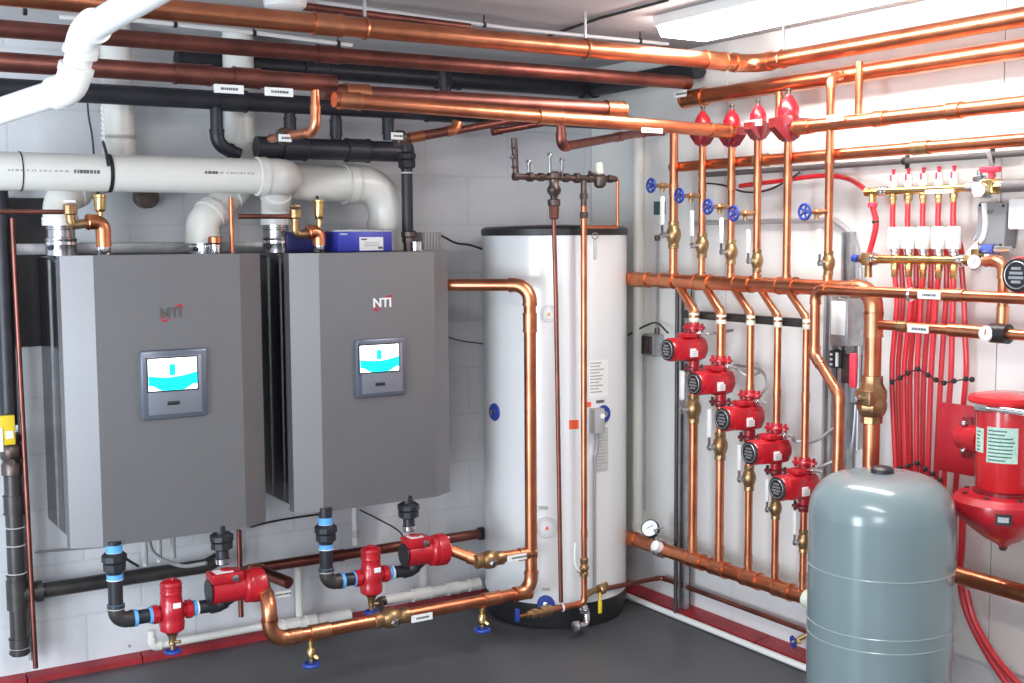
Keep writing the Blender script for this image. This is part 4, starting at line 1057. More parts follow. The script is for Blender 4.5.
# guard plate and flange towards the tubes
pa = P(942, 418, 'x', -.13); pb2 = P(971, 480, 'x', -.13)
obj('guard_plate', MB().box((-.13, (pa.y+pb2.y)/2, (zz(413)+zz(486))/2), (.012, abs(pa.y-pb2.y)+.02, zz(413)-zz(486)), None, .003), 'red_cast', bp)
fl = MB().cyl((AX+.03, pb2.y+.02, (zz(430)+zz(460))/2), (AX, AY+.07, (zz(430)+zz(460))/2), .040, 20)
obj('neck', fl, 'red_cast', bp)
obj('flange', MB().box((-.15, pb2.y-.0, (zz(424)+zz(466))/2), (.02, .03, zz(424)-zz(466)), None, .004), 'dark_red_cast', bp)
bo = MB()
for py in (430, 458): bo.ball((-.168, pb2.y-.0, zz(py)), .010)
split_obj('bolt', bo, 'steel', bp)
def cyl_patch(cx, cy, r, px0, px1, z0, z1, lift=.0015):
    def ang(px):
        d = (FW*F+RT*(px-512)); d.z = 0; ox, oy = CAM.x-cx, CAM.y-cy
        A = d.x**2+d.y**2; B = 2*(ox*d.x+oy*d.y); Cc = ox**2+oy**2-r*r; t = (-B-math.sqrt(max(B*B-4*A*Cc, 0)))/(2*A)
        return math.atan2(CAM.y+d.y*t-cy, CAM.x+d.x*t-cx)
    a0, a1 = ang(px0), ang(px1)
    if a1-a0 > PI: a0 += 2*PI
    if a0-a1 > PI: a1 += 2*PI
    k = 10; vs = []; fs = []
    for i in range(k+1):
        a = a0+(a1-a0)*i/k
        for rr, z in ((r+.0002, z0), (r+lift, z0), (r+lift, z1), (r+.0002, z1)): vs.append(V3((cx+rr*math.cos(a), cy+rr*math.sin(a), z)))
    for i in range(k):
        for j in range(4): fs.append([i*4+j, i*4+(j+1) % 4, i*4+4+(j+1) % 4, i*4+4+j])
    fs += [[0, 1, 2, 3], [k*4+3, k*4+2, k*4+1, k*4]]
    return MB().add(vs, fs)
for x0, x1, y0_, y1_ in ((990, 1021, 424, 459), (979, 986.5, 427, 451)):
    l = obj('nameplate', cyl_patch(AX, AY, .080, x0, x1, zz(y1_), zz(y0_)), 'label_green', bp, 'pale green printed nameplate')
    mb = MB(); k = 0
    while y0_+3+k*3.6 < y1_-2:
        q = cyl_patch(AX, AY, .080, x0+1.5, x0+1.5+(x1-x0-3)*random.uniform(.5, .95), zz(y0_+4.2+k*3.6), zz(y0_+3+k*3.6), .0023); mb.add(q.v, q.f); k += 1
    obj('print', mb, 'dark_green', l, smooth=False)
l = obj('nameplate', cyl_patch(AX, AY, .1445, 1000, 1017, zz(515), zz(504)), 'black_plastic', bp, 'small dark nameplate'); obj('print', cyl_patch(AX, AY, .1462, 1003, 1014, zz(512), zz(507)), 'label_gray', l)
c0 = P(984, 406, 'x', AX-.10)
obj('conduit_arm', MB().cyl(V3((AX-.09, c0.y+.02, zz(405))), V3((AX-.09, AY-.12, zz(405))), .009, 14).cyl(V3((AX-.09, c0.y+.03, zz(405))), V3((AX-.09, c0.y-.01, zz(405))), .014, 10), 'chrome', bp)

# big curved red tubes bottom right
for k, (pp, lab) in enumerate(((((963, 500), (962, 545), (960, 575), (966, 610), (985, 650), (1012, 690), (1050, 735)), 'thick red tube dropping behind the grey tank and sweeping along the floor'),
                               (((966, 590), (975, 622), (996, 658), (1024, 690)), 'second red tube beside the sweeping thick one'))):
    r_ = (.0105, .010)[k]
    tag(obj('heating_tube', MB().tube(spline([P(x, y, 'x', -.02-.02*k) for x, y in pp], 7), r_, 10), 'red_pex'), lab, 'tube')

# ================================================================== GREY EXPANSION TANK
gc = P(881.5, 500, 'y', -1.80); GX, GY = gc.x, gc.y
dh = math.hypot(GX-CAM.x, GY-CAM.y); GR = dh*math.sin(math.atan((956-809.5)/2/1219.9)*math.cos(.30))*.985 
gz0 = lambda py: P(882, py, 'y', GY-GR*.75).z
zt_ = P(881, 472.5, 'y', GY).z; zs = P(809, 505, 'y', GY+.05).z
et = thing('expansion_tank', 'squat grey steel expansion tank standing on the floor in front', 'expansion tank', (GX, GY, 0))
MG = Matrix.Translation((GX, GY, 0)); hgt = zt_-zs
prof = [(GR*.86, .03), (GR*.97, .05), (GR, .09)]
prof += [(GR, zs-.04)]
for k in range(0, 13):
    a = k/12*PI/2; e = .50
    prof.append((max(GR*math.cos(a)**e, .001), zs-.04+(hgt+.04)*math.sin(a)**1.05))
obj('shell', MB().lathe(prof, MG, 72), 'expansion_gray', et, smooth=True)
for py in (585, 643, 656.5):
    z = gz0(py); obj('weld_seam', MB().torus(GR+.0005, .0022, Matrix.Translation((GX, GY, z)), 72, 6), 'weld_gray', et)
obj('air_cap', MB().lathe([(.032, zt_-.008), (.032, zt_+.010), (.026, zt_+.016), (.012, zt_+.019), (.001, zt_+.019)], MG, 24), 'black_plastic', et)
obj('base_ring', MB().lathe([(GR*.80, .0), (GR*.84, .0), (GR*.86, .045), (GR*.80, .045)], MG, 48), 'weld_gray', et)

# ================================================================== FLOOR LINE AND LOW PIPES, RIGHT WALL
fl_ = runy((627, 600), (808, 675), -.055); 
pipe('white plastic pipe lying on the floor along the right wall', [V3((-.052, -.02, .014)), V3((-.052, -2.4, .014))], .0125, 'pvc_bright', 'drain_pipe', 'pipe', elbows=False)
a = P(588, 592, 'y', -.30); b = P(661, 577.5, 'x', .0); c = P(808, 634, 'x', .0)
pipe('thin dark copper line from the heater drain along the right wall', [a, V3((.0, b.y, b.z)), V3((.0, c.y, b.z)), V3((.0, c.y-.1, b.z))], .0095, 'old_copper', fit='old_copper', R=.02)
q = P(793, 642, 'x', -.03)
dv = thing('drain_valve', 'blue wheel drain valve low on the right wall by the grey tank', 'valve', q)
obj('valve_body', MB().cyl(q, V3((.0, q.y-.06, b.z)), .0085, 10).lathe([(.012, 0), (.012, .016), (.008, .018)], axis_matrix(q+V3((.006, -.012, .004)), (.5, -1, .3)), 6), 'brass', dv)
M = axis_matrix(q, (-1, .4, -.1)); mb = MB().torus(.020, .0045, M, 22, 8).lathe([(.008, -.003), (.008, .004), (.001, .005)], M, 12)
for k in range(5): mb.cyl(M @ V3((0, 0, 0)), M @ V3((.02*math.cos(k*2*PI/5), .02*math.sin(k*2*PI/5), 0)), .0032, 6)
obj('hand_wheel', mb, 'blue_paint', dv, 'round blue hand wheel')

# ================================================================== HEATER PIPEWORK
YH = -.335
v = vert(530.5, 290, 575, 'y', -.30)
zt = P(531, 285, 'y', -.30).z; zb_ = (P(285, 638, 'y', -.30).z+P(508, 589, 'y', -.30).z)/2
xv = v[0].x; zb_ = P(350, 625.5, 'y', -.30).z
zq = (P(487, 560, 'y', -.29).z+P(525, 553, 'y', -.29).z)/2
def line_valve(c, label, group, r=.036, L=.06):
    t = thing('check_valve', label, 'valve', V3(c), group); M = axis_matrix(c, (1, 0, 0))
    obj('valve_body', MB().lathe([(r*.66, -L), (r*.78, -L*.96), (r*.78, -L*.6), (r*.7, -L*.5), (r, -L*.2), (r*1.02, L*.2), (r*.7, L*.5), (r*.78, L*.6), (r*.78, L*.96), (r*.66, L)], M, 20), 'bronze', t)
    obj('bonnet', MB().lathe([(.018, 0), (.018, r*.9), (.012, r*1.15), (.001, r*1.2)], axis_matrix(c, (0, -1, -.25)), 8), 'steel', t)
    return t
c = V3((P(489, 560, 'y', -.29).x, -.292, zq)); lt = line_valve(c, 'bronze line valve with white tag in front of the heater', 'bronze line valves', .034)
label_tag(lt, P(517, 557.5, 'y', -.34), (1, 0, 0), .085, .024)
c = V3((P(391, 612, 'y', -.30).x, -.30, zb_)); lt = line_valve(c, 'bronze line valve with white tag low in the copper loop below the second boiler', 'bronze line valves', .036, .07)
label_tag(lt, P(422, 617.5, 'y', -.34), (1, 0, 0), .085, .026)
# small drain cocks with blue wheels
def make_cock():
    t = thing('drain_cock', 'x', 'valve', (0, 0, 0))
    obj('valve_body', MB().lathe([(.006, 0), (.009, -.004), (.009, -.02), (.006, -.022), (.011, -.03), (.011, -.045), (.007, -.05), (.007, -.06)][::-1], None, 10).cyl((0, 0, -.038), (.012, -.012, -.05), .006, 8), 'brass', t)
    M = Matrix.Translation((0, 0, -.066)); mb = MB().torus(.019, .0055, M, 22, 8).lathe([(.008, -.005), (.008, .006), (.001, .007)], M, 12)
    for k in range(4): mb.cyl(V3((0, 0, -.066)), V3((.018*math.cos(k*PI/2), .018*math.sin(k*PI/2), -.066)), .0035, 6)
    obj('hand_wheel', mb, 'blue_paint', t, 'round blue hand wheel')
    return t
RD = Repeat(make_cock())
for px, py, lab in ((311, 640, 'under the copper loop below the gap between boilers'), (482, 597, 'under the copper loop beside the heater')):
    q = P(px, py, 'y', -.30); RD.place((q.x, -.30, zb_-.022), 'small brass drain cock with blue wheel, '+lab, 'drain cocks', 1.35)
# twin thin pipes in front of the heater
v = vert(557, 200, 604, 'y', YH); zl = P(561, 604, 'y', YH).z; xa_ = v[0].x
q0 = P(553.5, 215, 'y', YH)
pipe('slim dark copper pipe down the middle of the heater front', [V3((q0.x, YH, q0.z)), P(556, 300, 'y', YH), P(559.5, 513, 'y', YH), P(561, 602, 'y', YH)], .0085, 'old_copper', elbows=False, R=.3)
xb_ = P(584, 420, 'y', YH).x
q0 = P(584, 206, 'y', YH); q1 = P(585, 603, 'y', YH)
tp = pipe('copper supply pipe down the heater front beside the thermostat box, turning at the base', [V3((xb_, YH, q0.z)), V3((xb_, YH, q1.z)), V3((P(547, 605, 'y', YH).x, YH, q1.z))], .0118, R=.02, couplings=[(0, .82, 1.2), (0, .9, 1.2), (1, .55, 1.2)])
# lever valve on it
zv = P(584, 567, 'y', YH).z
lv_ = thing('ball_valve', 'small valve with a bent white lever above the heater foot', 'valve', (xb_, YH, zv-.03))
obj('valve_body', MB().lathe([(.012, -.04), (.017, -.036), (.017, -.022), (.013, -.018), (.020, -.004), (.013, .014), (.017, .02), (.017, .034), (.012, .038)], Matrix.Translation((xb_, YH, zv)), 14).cyl((xb_, YH, zv-.005), (xb_-.04, YH-.02, zv-.005), .009, 10), 'bronze', lv_)
obj('lever', MB().tube(spline([V3((xb_-.04, YH-.025, zv-.005)), V3((xb_-.058, YH-.027, zv+.02)), V3((xb_-.064, YH-.027, zv+.06)), V3((xb_-.060, YH-.027, zv+.11))], 5), .005, 8), 'white_plastic', lv_, 'bent white lever')
# base fittings
q = P(534, 603, 'y', YH); q2 = P(560, 605, 'y', YH)
t = thing('drain_valve', 'brass valve cluster on the blue port at the heater foot', 'valve', V3(((q.x+q2.x)/2, YH, q2.z-.02)))
zc_ = q1.z
obj('valve_body', MB().cyl((q.x-.03, YH, zc_), (q2.x, YH, zc_), .012, 10).cyl((q.x+.028, YH, zc_), (q.x+.075, YH, zc_), .020, 12).lathe([(.014, -.012), (.018, -.01), (.018, .01), (.014, .012)], axis_matrix((q.x, YH, zc_), (1, 0, 0)), 8), 'bronze', t)
obj('collar', MB().lathe([(.013, -.006), (.017, 0), (.013, .006)], axis_matrix((q2.x+.01, YH, zc_), (1, 0, 0)), 12), 'white_tape', t)
obj('handle', MB().box((q.x-.075, YH, zc_+.005), (.016, .016, .05), None, .005), 'blue_paint', t)
obj('outlet', MB().cyl((q.x-.03, YH, zc_), (q.x-.07, YH, zc_), .008, 8), 'brass', t)
q = P(580, 622, 'y', YH)
t = thing('hose_outlet', 'chrome hose outlet at the very foot of the heater', 'tap', V3((q.x, YH, q.z-.02)))
obj('outlet_body', MB().tube(spline([V3((xb_, YH, zc_-.01)), V3((xb_+.005, YH-.01, zc_-.05)), V3((xb_-.01, YH-.02, q.z-.005)), V3((q.x-.03, YH-.03, q.z-.002))], 5), .013, 12), 'chrome', t)
obj('cap', MB().lathe([(.018, 0), (.021, .003), (.021, .018), (.014, .02)], axis_matrix((q.x-.03, YH-.03, q.z-.002), (-1, -.3, .1)), 14), 'steel', t)
obj('nut', MB().lathe([(.014, -.03), (.020, -.028), (.020, -.014), (.014, -.012)], Matrix.Translation((xb_, YH, zc_-.01)), 8), 'steel', t)
q = P(604, 588, 'y', YH+.03)
t = thing('lever_valve', 'bronze tee valve with a yellow handle at the heater foot', 'valve', q-V3((0, 0, .06)))
obj('valve_body', MB().cyl(V3((xb_, YH, q.z-.005)), q+V3((.02, .03, .002)), .012, 10).lathe([(.014, -.014), (.02, -.01), (.02, .01), (.014, .014)], axis_matrix(q-V3((.02, .01, 0)), (1, .3, .1)), 8).lathe([(.012, -.012), (.017, -.01), (.017, .01), (.012, .012)], axis_matrix(q+V3((.02, .03, 0)), (1, .5, .1)), 8), 'bronze', t)
hq = P(600, 604, 'y', YH)
obj('handle', MB().cyl(hq+V3((0, 0, .045)), hq+V3((0, 0, .01)), .004, 8).box(hq-V3((0, 0, .012)), (.016, .010, .052), None, .004), 'yellow_plastic', t)
# mixing valve assembly at the heater top
zm = P(570, 180, 'y', YH).z
xs_ = lambda px: P(px, 180, 'y', YH).x
ma = thing('mixing_valve', 'dark bronze mixing valve assembly of tees and unions over the heater top', 'valve assembly', (xs_(560), YH, zm-.03))
obj('manifold_bar', MB().tube(fillet([P(514, 138, 'y', YH), V3((xs_(516), YH, zm+.02)), V3((xs_(518), YH, zm+.008)), V3((xs_(616), YH, zm+.008))], .02)[0], .0115, 12), 'dark_bronze', ma)
un = MB()
for px, r_ in ((516, .016), (530, .018), (541, .016), (566, .017), (577, .019), (590, .016), (610, .015)):
    un.lathe([(r_*.8, -.012), (r_, -.010), (r_, .010), (r_*.8, .012)], axis_matrix((xs_(px), YH, zm+.008), (1, 0, 0)), 8)
split_obj('union_nut', un, 'dark_bronze', ma)
obj('mixing_body', MB().lathe([(.018, -.10), (.024, -.095), (.024, -.075), (.014, -.07), (.015, -.06), (.025, -.048), (.027, -.035), (.018, -.018), (.020, .0), (.026, .006), (.026, .024), (.016, .03)], Matrix.Translation((xs_(554), YH, zm)), 14), 'dark_bronze', ma)
sb_ = MB()
for px, py in ((529, 162), (550, 155), (562, 160)):
    zt2 = P(px, py, 'y', YH).z; sb_.cyl((xs_(px), YH, zm), (xs_(px), YH, zt2), .007, 10); sb_.lathe([(.010, -.006), (.011, 0), (.007, .008)], Matrix.Translation((xs_(px), YH, zt2)), 10)
split_obj('stub', sb_, 'steel', ma)
mx_ = MB()
for py in (148, 158, 167): mx_.lathe([(.010, -.006), (.014, 0), (.010, .006)], Matrix.Translation((xs_(514.5), YH, P(514, py, 'y', YH).z)), 8)
mx_.cyl((xs_(514), YH, P(514, 154, 'y', YH).z), (xs_(508), YH-.02, P(508, 158, 'y', YH).z), .006, 8)
split_obj('union_nut', mx_, 'steel', ma)
obj('relief_cap', MB().lathe([(.008, .02), (.016, .024), (.020, .03), (.016, .036), (.016, .062), (.012, .068)], Matrix.Translation((xs_(599), YH, zm)), 14), 'cream_plastic', ma)
obj('relief_body', MB().lathe([(.012, -.03), (.022, -.022), (.026, -.005), (.026, .012), (.018, .022)], Matrix.Translation((xs_(600), YH, zm+.002)), 12).cyl((xs_(600), YH, zm+.01), (xs_(586), YH-.02, zm+.03), .006, 8), 'dark_bronze', ma)
obj('drop_nipple', MB().cyl((xb_, YH, zm), (xb_, YH, P(584, 236, 'y', YH).z), .0115, 12).lathe([(.012, -.012), (.016, -.01), (.016, .01), (.012, .012)], Matrix.Translation((xb_, YH, P(584, 196, 'y', YH).z)), 8)
    .lathe([(.012, -.012), (.016, -.01), (.016, .01), (.012, .012)], Matrix.Translation((xb_, YH, P(584, 215, 'y', YH).z)), 8), 'dark_bronze', ma)
obj('lower_union', MB().lathe([(.012, -.035), (.018, -.03), (.020, .02), (.022, .034), (.012, .036)], Matrix.Translation((P(554, 208, 'y', YH).x, YH, P(554, 210, 'y', YH).z)), 8), 'old_copper', ma)
v = vert(617.5, 183, 227, 'y', YH)
pipe('slim copper relief pipe hanging at the right end of the mixing valve', [V3((xs_(610), YH, zm+.008)), V3((v[0].x, YH, zm+.008)), v[1], V3((xb_, YH, v[1].z+.0))], .0062, 'copper', R=.012)
kt = P(595, 236, 'y', YH-.02); t = thing('hanging_tag', 'small pale tag on a ring hanging at the heater top', 'tag', kt-V3((0, 0, .10)))
obj('ring', MB().torus(.012, .002, axis_matrix(kt, (.3, 1, 0)), 18, 6), 'steel', t); obj('card', MB().box(kt-V3((0, 0, .052)), (.014, .002, .075), None, .0005), 'label_gray', t)

# ================================================================== BOILER TOP FITTINGS
def air_vent(px, py0, py1, y, label):
    a, b = vert(px, py0, py1, 'y', y); h = a.z-b.z
    t = thing('air_vent', label, 'air vent', b, 'brass automatic air vents')
    obj('vent_body', MB().lathe([(.008, 0), (.009, h*.28), (.014, h*.30), (.017, h*.36), (.018, h*.40), (.018, h*.8), (.021, h*.82), (.021, h*.9), (.014, h*.93)], Matrix.Translation(b), 18), 'brass', t)
    obj('vent_cap', MB().lathe([(.006, h*.93), (.006, h), (.004, h*1.04)], Matrix.Translation(b+V3((-.006, 0, 0))), 10), 'black_plastic', t)
def top_set(pe, pb, pr, yy, lab):
    """chrome nipple, big copper elbow, brass relief valve with its discharge line"""
    a = P(*pe, 'y', yy); z0 = 1.498
    n = thing('copper_elbow', 'fat copper elbow rising from a chrome nipple on '+lab, 'fitting', (a.x, yy, z0), 'boiler top elbows')
    obj('nipple', MB().lathe([(.021, 0), (.022, .002), (.022, .028), (.018, .030)], Matrix.Translation((a.x, yy, z0)), 20), 'chrome', n)
    zt_e = a.z; xl = P(*pb, 'y', yy).x
    obj('elbow', MB().tube(fillet([V3((a.x, yy, z0+.026)), V3((a.x, yy, zt_e)), V3((xl, yy, zt_e))], .032)[0], .0245, 20)
        .lathe([(.025, -.004), (.0275, 0), (.025, .004)], axis_matrix((xl+.008, yy, zt_e), (1, 0, 0)), 18), 'copper', n)
    r = P(*pr, 'y', yy)
    v_ = thing('relief_valve', 'brass relief valve beside the fat elbow on '+lab, 'valve', (r.x, yy, zt_e-.01), 'boiler relief valves')
    obj('valve_body', MB().tube(fillet([V3((xl, yy, zt_e-.004)), V3((r.x, yy, zt_e-.012)), V3((r.x, yy, r.z))], .018)[0], .0150, 14)
        .lathe([(.013, -.012), (.021, -.006), (.021, .022), (.014, .026)], Matrix.Translation((r.x, yy, r.z)), 10), 'bronze', v_)
    obj('cap', MB().box((r.x, yy, r.z+.034), (.036, .022, .010), None, .003), 'white_plastic' if 'first' in lab else 'bronze', v_)
    return V3((r.x, yy, r.z))
q = top_set((103, 222), (86, 222), (70, 212), -.03, 'the first boiler')
a = P(28, 211, 'y', -.03)
pipe('dark red copper discharge line left of the first relief valve', [V3((a.x-.1, -.03, q.z)), V3((q.x, -.03, q.z))], .0075, 'old_copper', fit='old_copper')
air_vent(100, 192, 220, -.03, 'yellow brass automatic air vent on the first boiler')
q = top_set((319, 232), (307, 232), (295, 216), -.03, 'the second boiler')
a = P(238, 211.5, 'y', -.03)
pipe('dark red copper discharge line left of the second relief valve', [V3((a.x, -.03, q.z-.002)), V3((q.x, -.03, q.z-.002))], .0085, 'old_copper', fit='old_copper', couplings=[(0, .97)])
air_vent(319, 197, 228, -.03, 'yellow brass automatic air vent on the second boiler')
q = P(215, 243, 'y', .0); t = thing('supply_nipple', 'chrome nipple with copper collar by the slanting white elbow', 'fitting', (q.x, .0, 1.498))
obj('nipple', MB().lathe([(.020, 0), (.021, .03), (.018, .034)], Matrix.Translation((q.x, .0, 1.498)), 18), 'chrome', t)
obj('collar', MB().lathe([(.022, .034), (.024, .036), (.024, .055), (.020, .058)], Matrix.Translation((q.x, .0, 1.498)), 18), 'copper', t)
v = vert(232, 226, 256, 'y', .04); v[1].z = 1.497
pipe('short slim copper upright on the first boiler beside the slanting elbow', [v[0]+V3((0, 0, .1)), v[1]], .008, couplings=[(0, .2)])
q = P(147, 197, 'y', .24)
tag(obj('pipe_end', MB().lathe([(.036, 0), (.040, .004), (.040, .06), (.03, .08)], axis_matrix(q-V3((0, .02, 0)), (0, 1, 0)), 20), 'dark_bronze'), 'dark round pipe stub sticking out of the block wall above the first boiler', 'pipe end')
# blue box and its dark neighbour
a = P(338, 251, 'y', -.06); b = P(392, 231.5, 'y', -.06); z0 = 1.498; zt2 = b.z
bb = thing('blue_box', 'glossy blue carton with white label lying on the second boiler', 'box', ((a.x+b.x)/2, -.0, z0))
obj('carton', MB().box(((a.x+b.x)/2, -.005, (z0+zt2)/2), (b.x-a.x, .11, zt2-z0), None, .003), 'blue_box', bb)
obj('lid', MB().box(((a.x+b.x)/2, -.005, zt2+.003), (b.x-a.x+.004, .114, .007), None, .002), 'label_gray', bb)
l0 = P(359.5, 247, 'y', -.061); l1 = P(383, 237, 'y', -.061)
lb = obj('paper_label', MB().box(((l0.x+l1.x)/2, -.0612, (z0+.004+l1.z)/2), (l1.x-l0.x, .0016, l1.z-z0-.004)), 'label_white', bb, 'white printed label', smooth=False)
mb = MB(); mb.box((l0.x+.018, -.0624, l1.z-.008), (.024, .001, .006)).box((l1.x-.012, -.0624, z0+.014), (.018, .001, .008))
for k in range(3): mb.box(((l0.x+l1.x)/2, -.0624, l1.z-.02-k*.006), (.06, .001, .0012))
obj('print', mb, 'print_dark', lb, smooth=False)
obj('print', MB().box((a.x+.022, -.0612, zt2-.009), (.03, .001, .006)), 'label_gray', bb, smooth=False)
a = P(287, 252, 'y', .05); b = P(337, 232, 'y', .05)
tag(obj('dark_box', MB().box(((a.x+b.x)/2, .09, (z0+b.z)/2), (b.x-a.x, .08, b.z-z0), None, .008), 'dark_blue'), 'dark navy box behind the copper elbow on the second boiler', 'box')
a = P(422, 252, 'y', .10); b = P(440, 232, 'y', .10)
t = thing('control_transformer', 'ribbed grey metal box at the far end of the second boiler top', 'electrical box', ((a.x+b.x)/2, .12, z0))
obj('case', MB().box(((a.x+b.x)/2, .12, (z0+b.z)/2), (b.x-a.x, .06, b.z-z0), None, .003), 'box_gray', t)
rb = MB()
for k in range(6): rb.box((a.x+.006+k*(b.x-a.x-.012)/5, .088, (z0+b.z)/2), (.004, .006, (b.z-z0)*.85))
split_obj('rib', rb, 'galvanised', t)
tag(obj('power_cable', MB().tube(spline([P(434, 233, 'y', .12), P(444, 237, 'y', .14), P(456, 243, 'y', .16), P(470, 245, 'y', .18), P(487, 251, 'y', .22)], 6), .0045, 8), 'cable_black'), 'black cable sagging from the ribbed box towards the heater', 'cable')
tag(obj('power_cable', MB().tube(spline([P(318, 228, 'y', .02), P(328, 236, 'y', .0), P(338, 232, 'y', .02), P(350, 237, 'y', .04)], 6), .0035, 6), 'cable_black'), 'thin black wire looping behind the blue carton', 'cable')
tag(obj('power_cable', MB().tube(spline([P(86, 62, 'y', .28), P(88, 110, 'y', .28), P(92, 135, 'y', .28), P(94, 156, 'y', .28)], 6), .0035, 6), 'cable_black'), 'thin dark wire down the block wall above the vent main', 'cable')
s = thing('threaded_strap', 'perforated steel strap with black tail hanging in front of the first vent riser', 'strap', P(103, 145, 'y', .05))
sm = MB()
for k in range(7):
    sm.box(P(102.5+k*.1, 108+k*5, 'y', .05), (.012, .002, .008), None, .001)
sm.box(P(103, 125, 'y', .055), (.006, .002, .13)); obj('strap', sm, 'white_plastic', s)
obj('tail', MB().tube([P(103, 142, 'y', -.03), P(106, 152, 'y', -.10), P(108.5, 166, 'y', -.115)], .005, 8), 'black_plastic', s)

# ================================================================== LEFT EDGE: GAS LINE
YG = .23
v = vert(4, 190, 412, 'y', YG)
pipe('thick black gas riser at the picture edge above the yellow handled valve', [v[0]+V3((0, 0, .0)), V3((v[0].x, YG, P(8, 425, 'y', YG).z))], .028, 'black_iron', 'gas_pipe', 'pipe', fit='black_iron', couplings=[(0, .1)])
xg = P(11, 450, 'y', YG).x; zg = P(14, 455, 'y', YG).z
gv = thing('gas_valve', 'grey gas valve with yellow handle on the black riser', 'valve', (xg, YG, zg-.06), None)
obj('valve_body', MB().lathe([(.026, -.07), (.034, -.065), (.034, -.03), (.028, -.02), (.036, -.005), (.036, .03), (.03, .04), (.034, .05), (.034, .07), (.026, .075)], Matrix.Translation((xg, YG, zg)), 14).cyl((xg, YG, zg-.015), (xg-.01, YG-.06, zg-.015), .012, 10), 'dark_bronze', gv)
hq = P(6, 430, 'y', YG-.05)
hd = obj('handle', MB().box((hq.x, YG-.055, hq.z), (.055, .012, .10), None, .004), 'yellow_plastic', gv, 'flat yellow handle')
obj('paper_label', MB().box((hq.x-.022, YG-.064, hq.z-.03), (.018, .003, .08)).box((hq.x+.008, YG-.063, hq.z-.015), (.024, .002, .026)), 'label_white', hd, smooth=False)
g0 = P(14, 475, 'y', YG); g1 = P(17.5, 655, 'y', YG); xg2 = P(16, 560, 'y', YG).x
hz_ = (P(40, 591, 'y', YG).z+P(100, 582, 'y', YG).z)/2
gp_ = pipe('black gas pipe dropping low at the picture edge to a capped dirt leg', [V3((xg2, YG, g0.z+.03)), V3((xg2, YG, g1.z))], .029, 'black_steel_pipe', 'gas_pipe', 'pipe', fit='black_steel_pipe', couplings=[(0, .2, 1.1), (0, .64, 1.6), (0, .95, .9)], seg=20)
obj('tee', MB().cyl((xg2, YG, hz_-.05), (xg2, YG, hz_+.05), .036, 20).tube([V3((xg2, YG, hz_)), V3((xg2+.075, YG, hz_))], .033, 20).cyl((xg2+.06, YG, hz_), (xg2+.08, YG, hz_), .037, 20), 'black_steel_pipe', gp_)
for py in (527, 545, 573, 648):
    obj('joint_ring', MB().lathe([(.0295, -.002), (.0345, 0), (.0295, .002)], Matrix.Translation((xg2, YG, P(16, py, 'y', YG).z)), 20), 'white_tape', gp_)
gh = pipe('long black gas pipe running right along the wall under the first boiler', [V3((xg2, YG, hz_)), V3((P(100, 582, 'y', YG).x, YG, hz_)), V3((P(206, 568, 'y', YG).x, YG, hz_)), V3((P(218, 564, 'y', YG).x, YG, hz_+.02))], .0265, 'black_steel_pipe', 'gas_pipe', 'pipe', elbows=False, seg=20)
pipe('thin oxidised copper pipe beside the black gas riser', [P(12, 218, 'y', .20), P(35.7, 668, 'y', .20)], .0088, 'old_copper', elbows=False)
pipe('slim grey conduit just left of the thin oxidised copper pipe', [P(5, 200, 'y', .28), P(31, 660, 'y', .28)], .007, 'galvanised', 'conduit', 'conduit', elbows=False)
# ================================================================== UNDER THE BOILERS
def under(i, xc, uy, pts, lab):
    """black pipe from the boiler bottom: union, elbow, tape rings"""
    Y = -.16
    zb0 = (.567, .587)[i]
    p0 = P(*pts[0], 'y', Y); p1 = P(*pts[1], 'y', Y); p2 = P(*pts[2], 'y', Y)
    x = p0.x; o = pipe('black return pipe with blue tape leading to the red separator, '+lab, [V3((x, Y, zb0+.01)), V3((x, Y, p1.z)), V3((p2.x, Y, p1.z))], .0235, 'black_iron', 'return_pipe', 'pipe', 'taped black return pipes', fit='black_steel_pipe', R=.035, seg=20)
    zu = P(*uy, 'y', Y).z
    obj('union', MB().lathe([(.026, -.034), (.036, -.026), (.037, -.004), (.033, .0), (.041, .004), (.041, .022), (.030, .032)], Matrix.Translation((x, Y, zu)), 10), 'black_iron', o)
    for z, m_, w in ((zu+.045, 'blue_tape', .012), (zu-.048, 'blue_tape', .008), (p1.z+.05, 'blue_tape', .006)):
        obj('thread_tape', MB().cyl((x, Y, z-w), (x, Y, z+w), .0262, 20), m_, o, 'blue thread tape')
        obj('tape_edge', MB().cyl((x, Y, z-w-.003), (x, Y, z-w), .0268, 20), 'white_tape', o)
    for f in (.52, .96):
        xx = x+(p2.x-x)*f; obj('thread_tape', MB().cyl((xx-.006, Y, p1.z), (xx+.006, Y, p1.z), .0285, 20), 'blue_tape', o, 'blue thread tape')
    return p1.z, p2.x
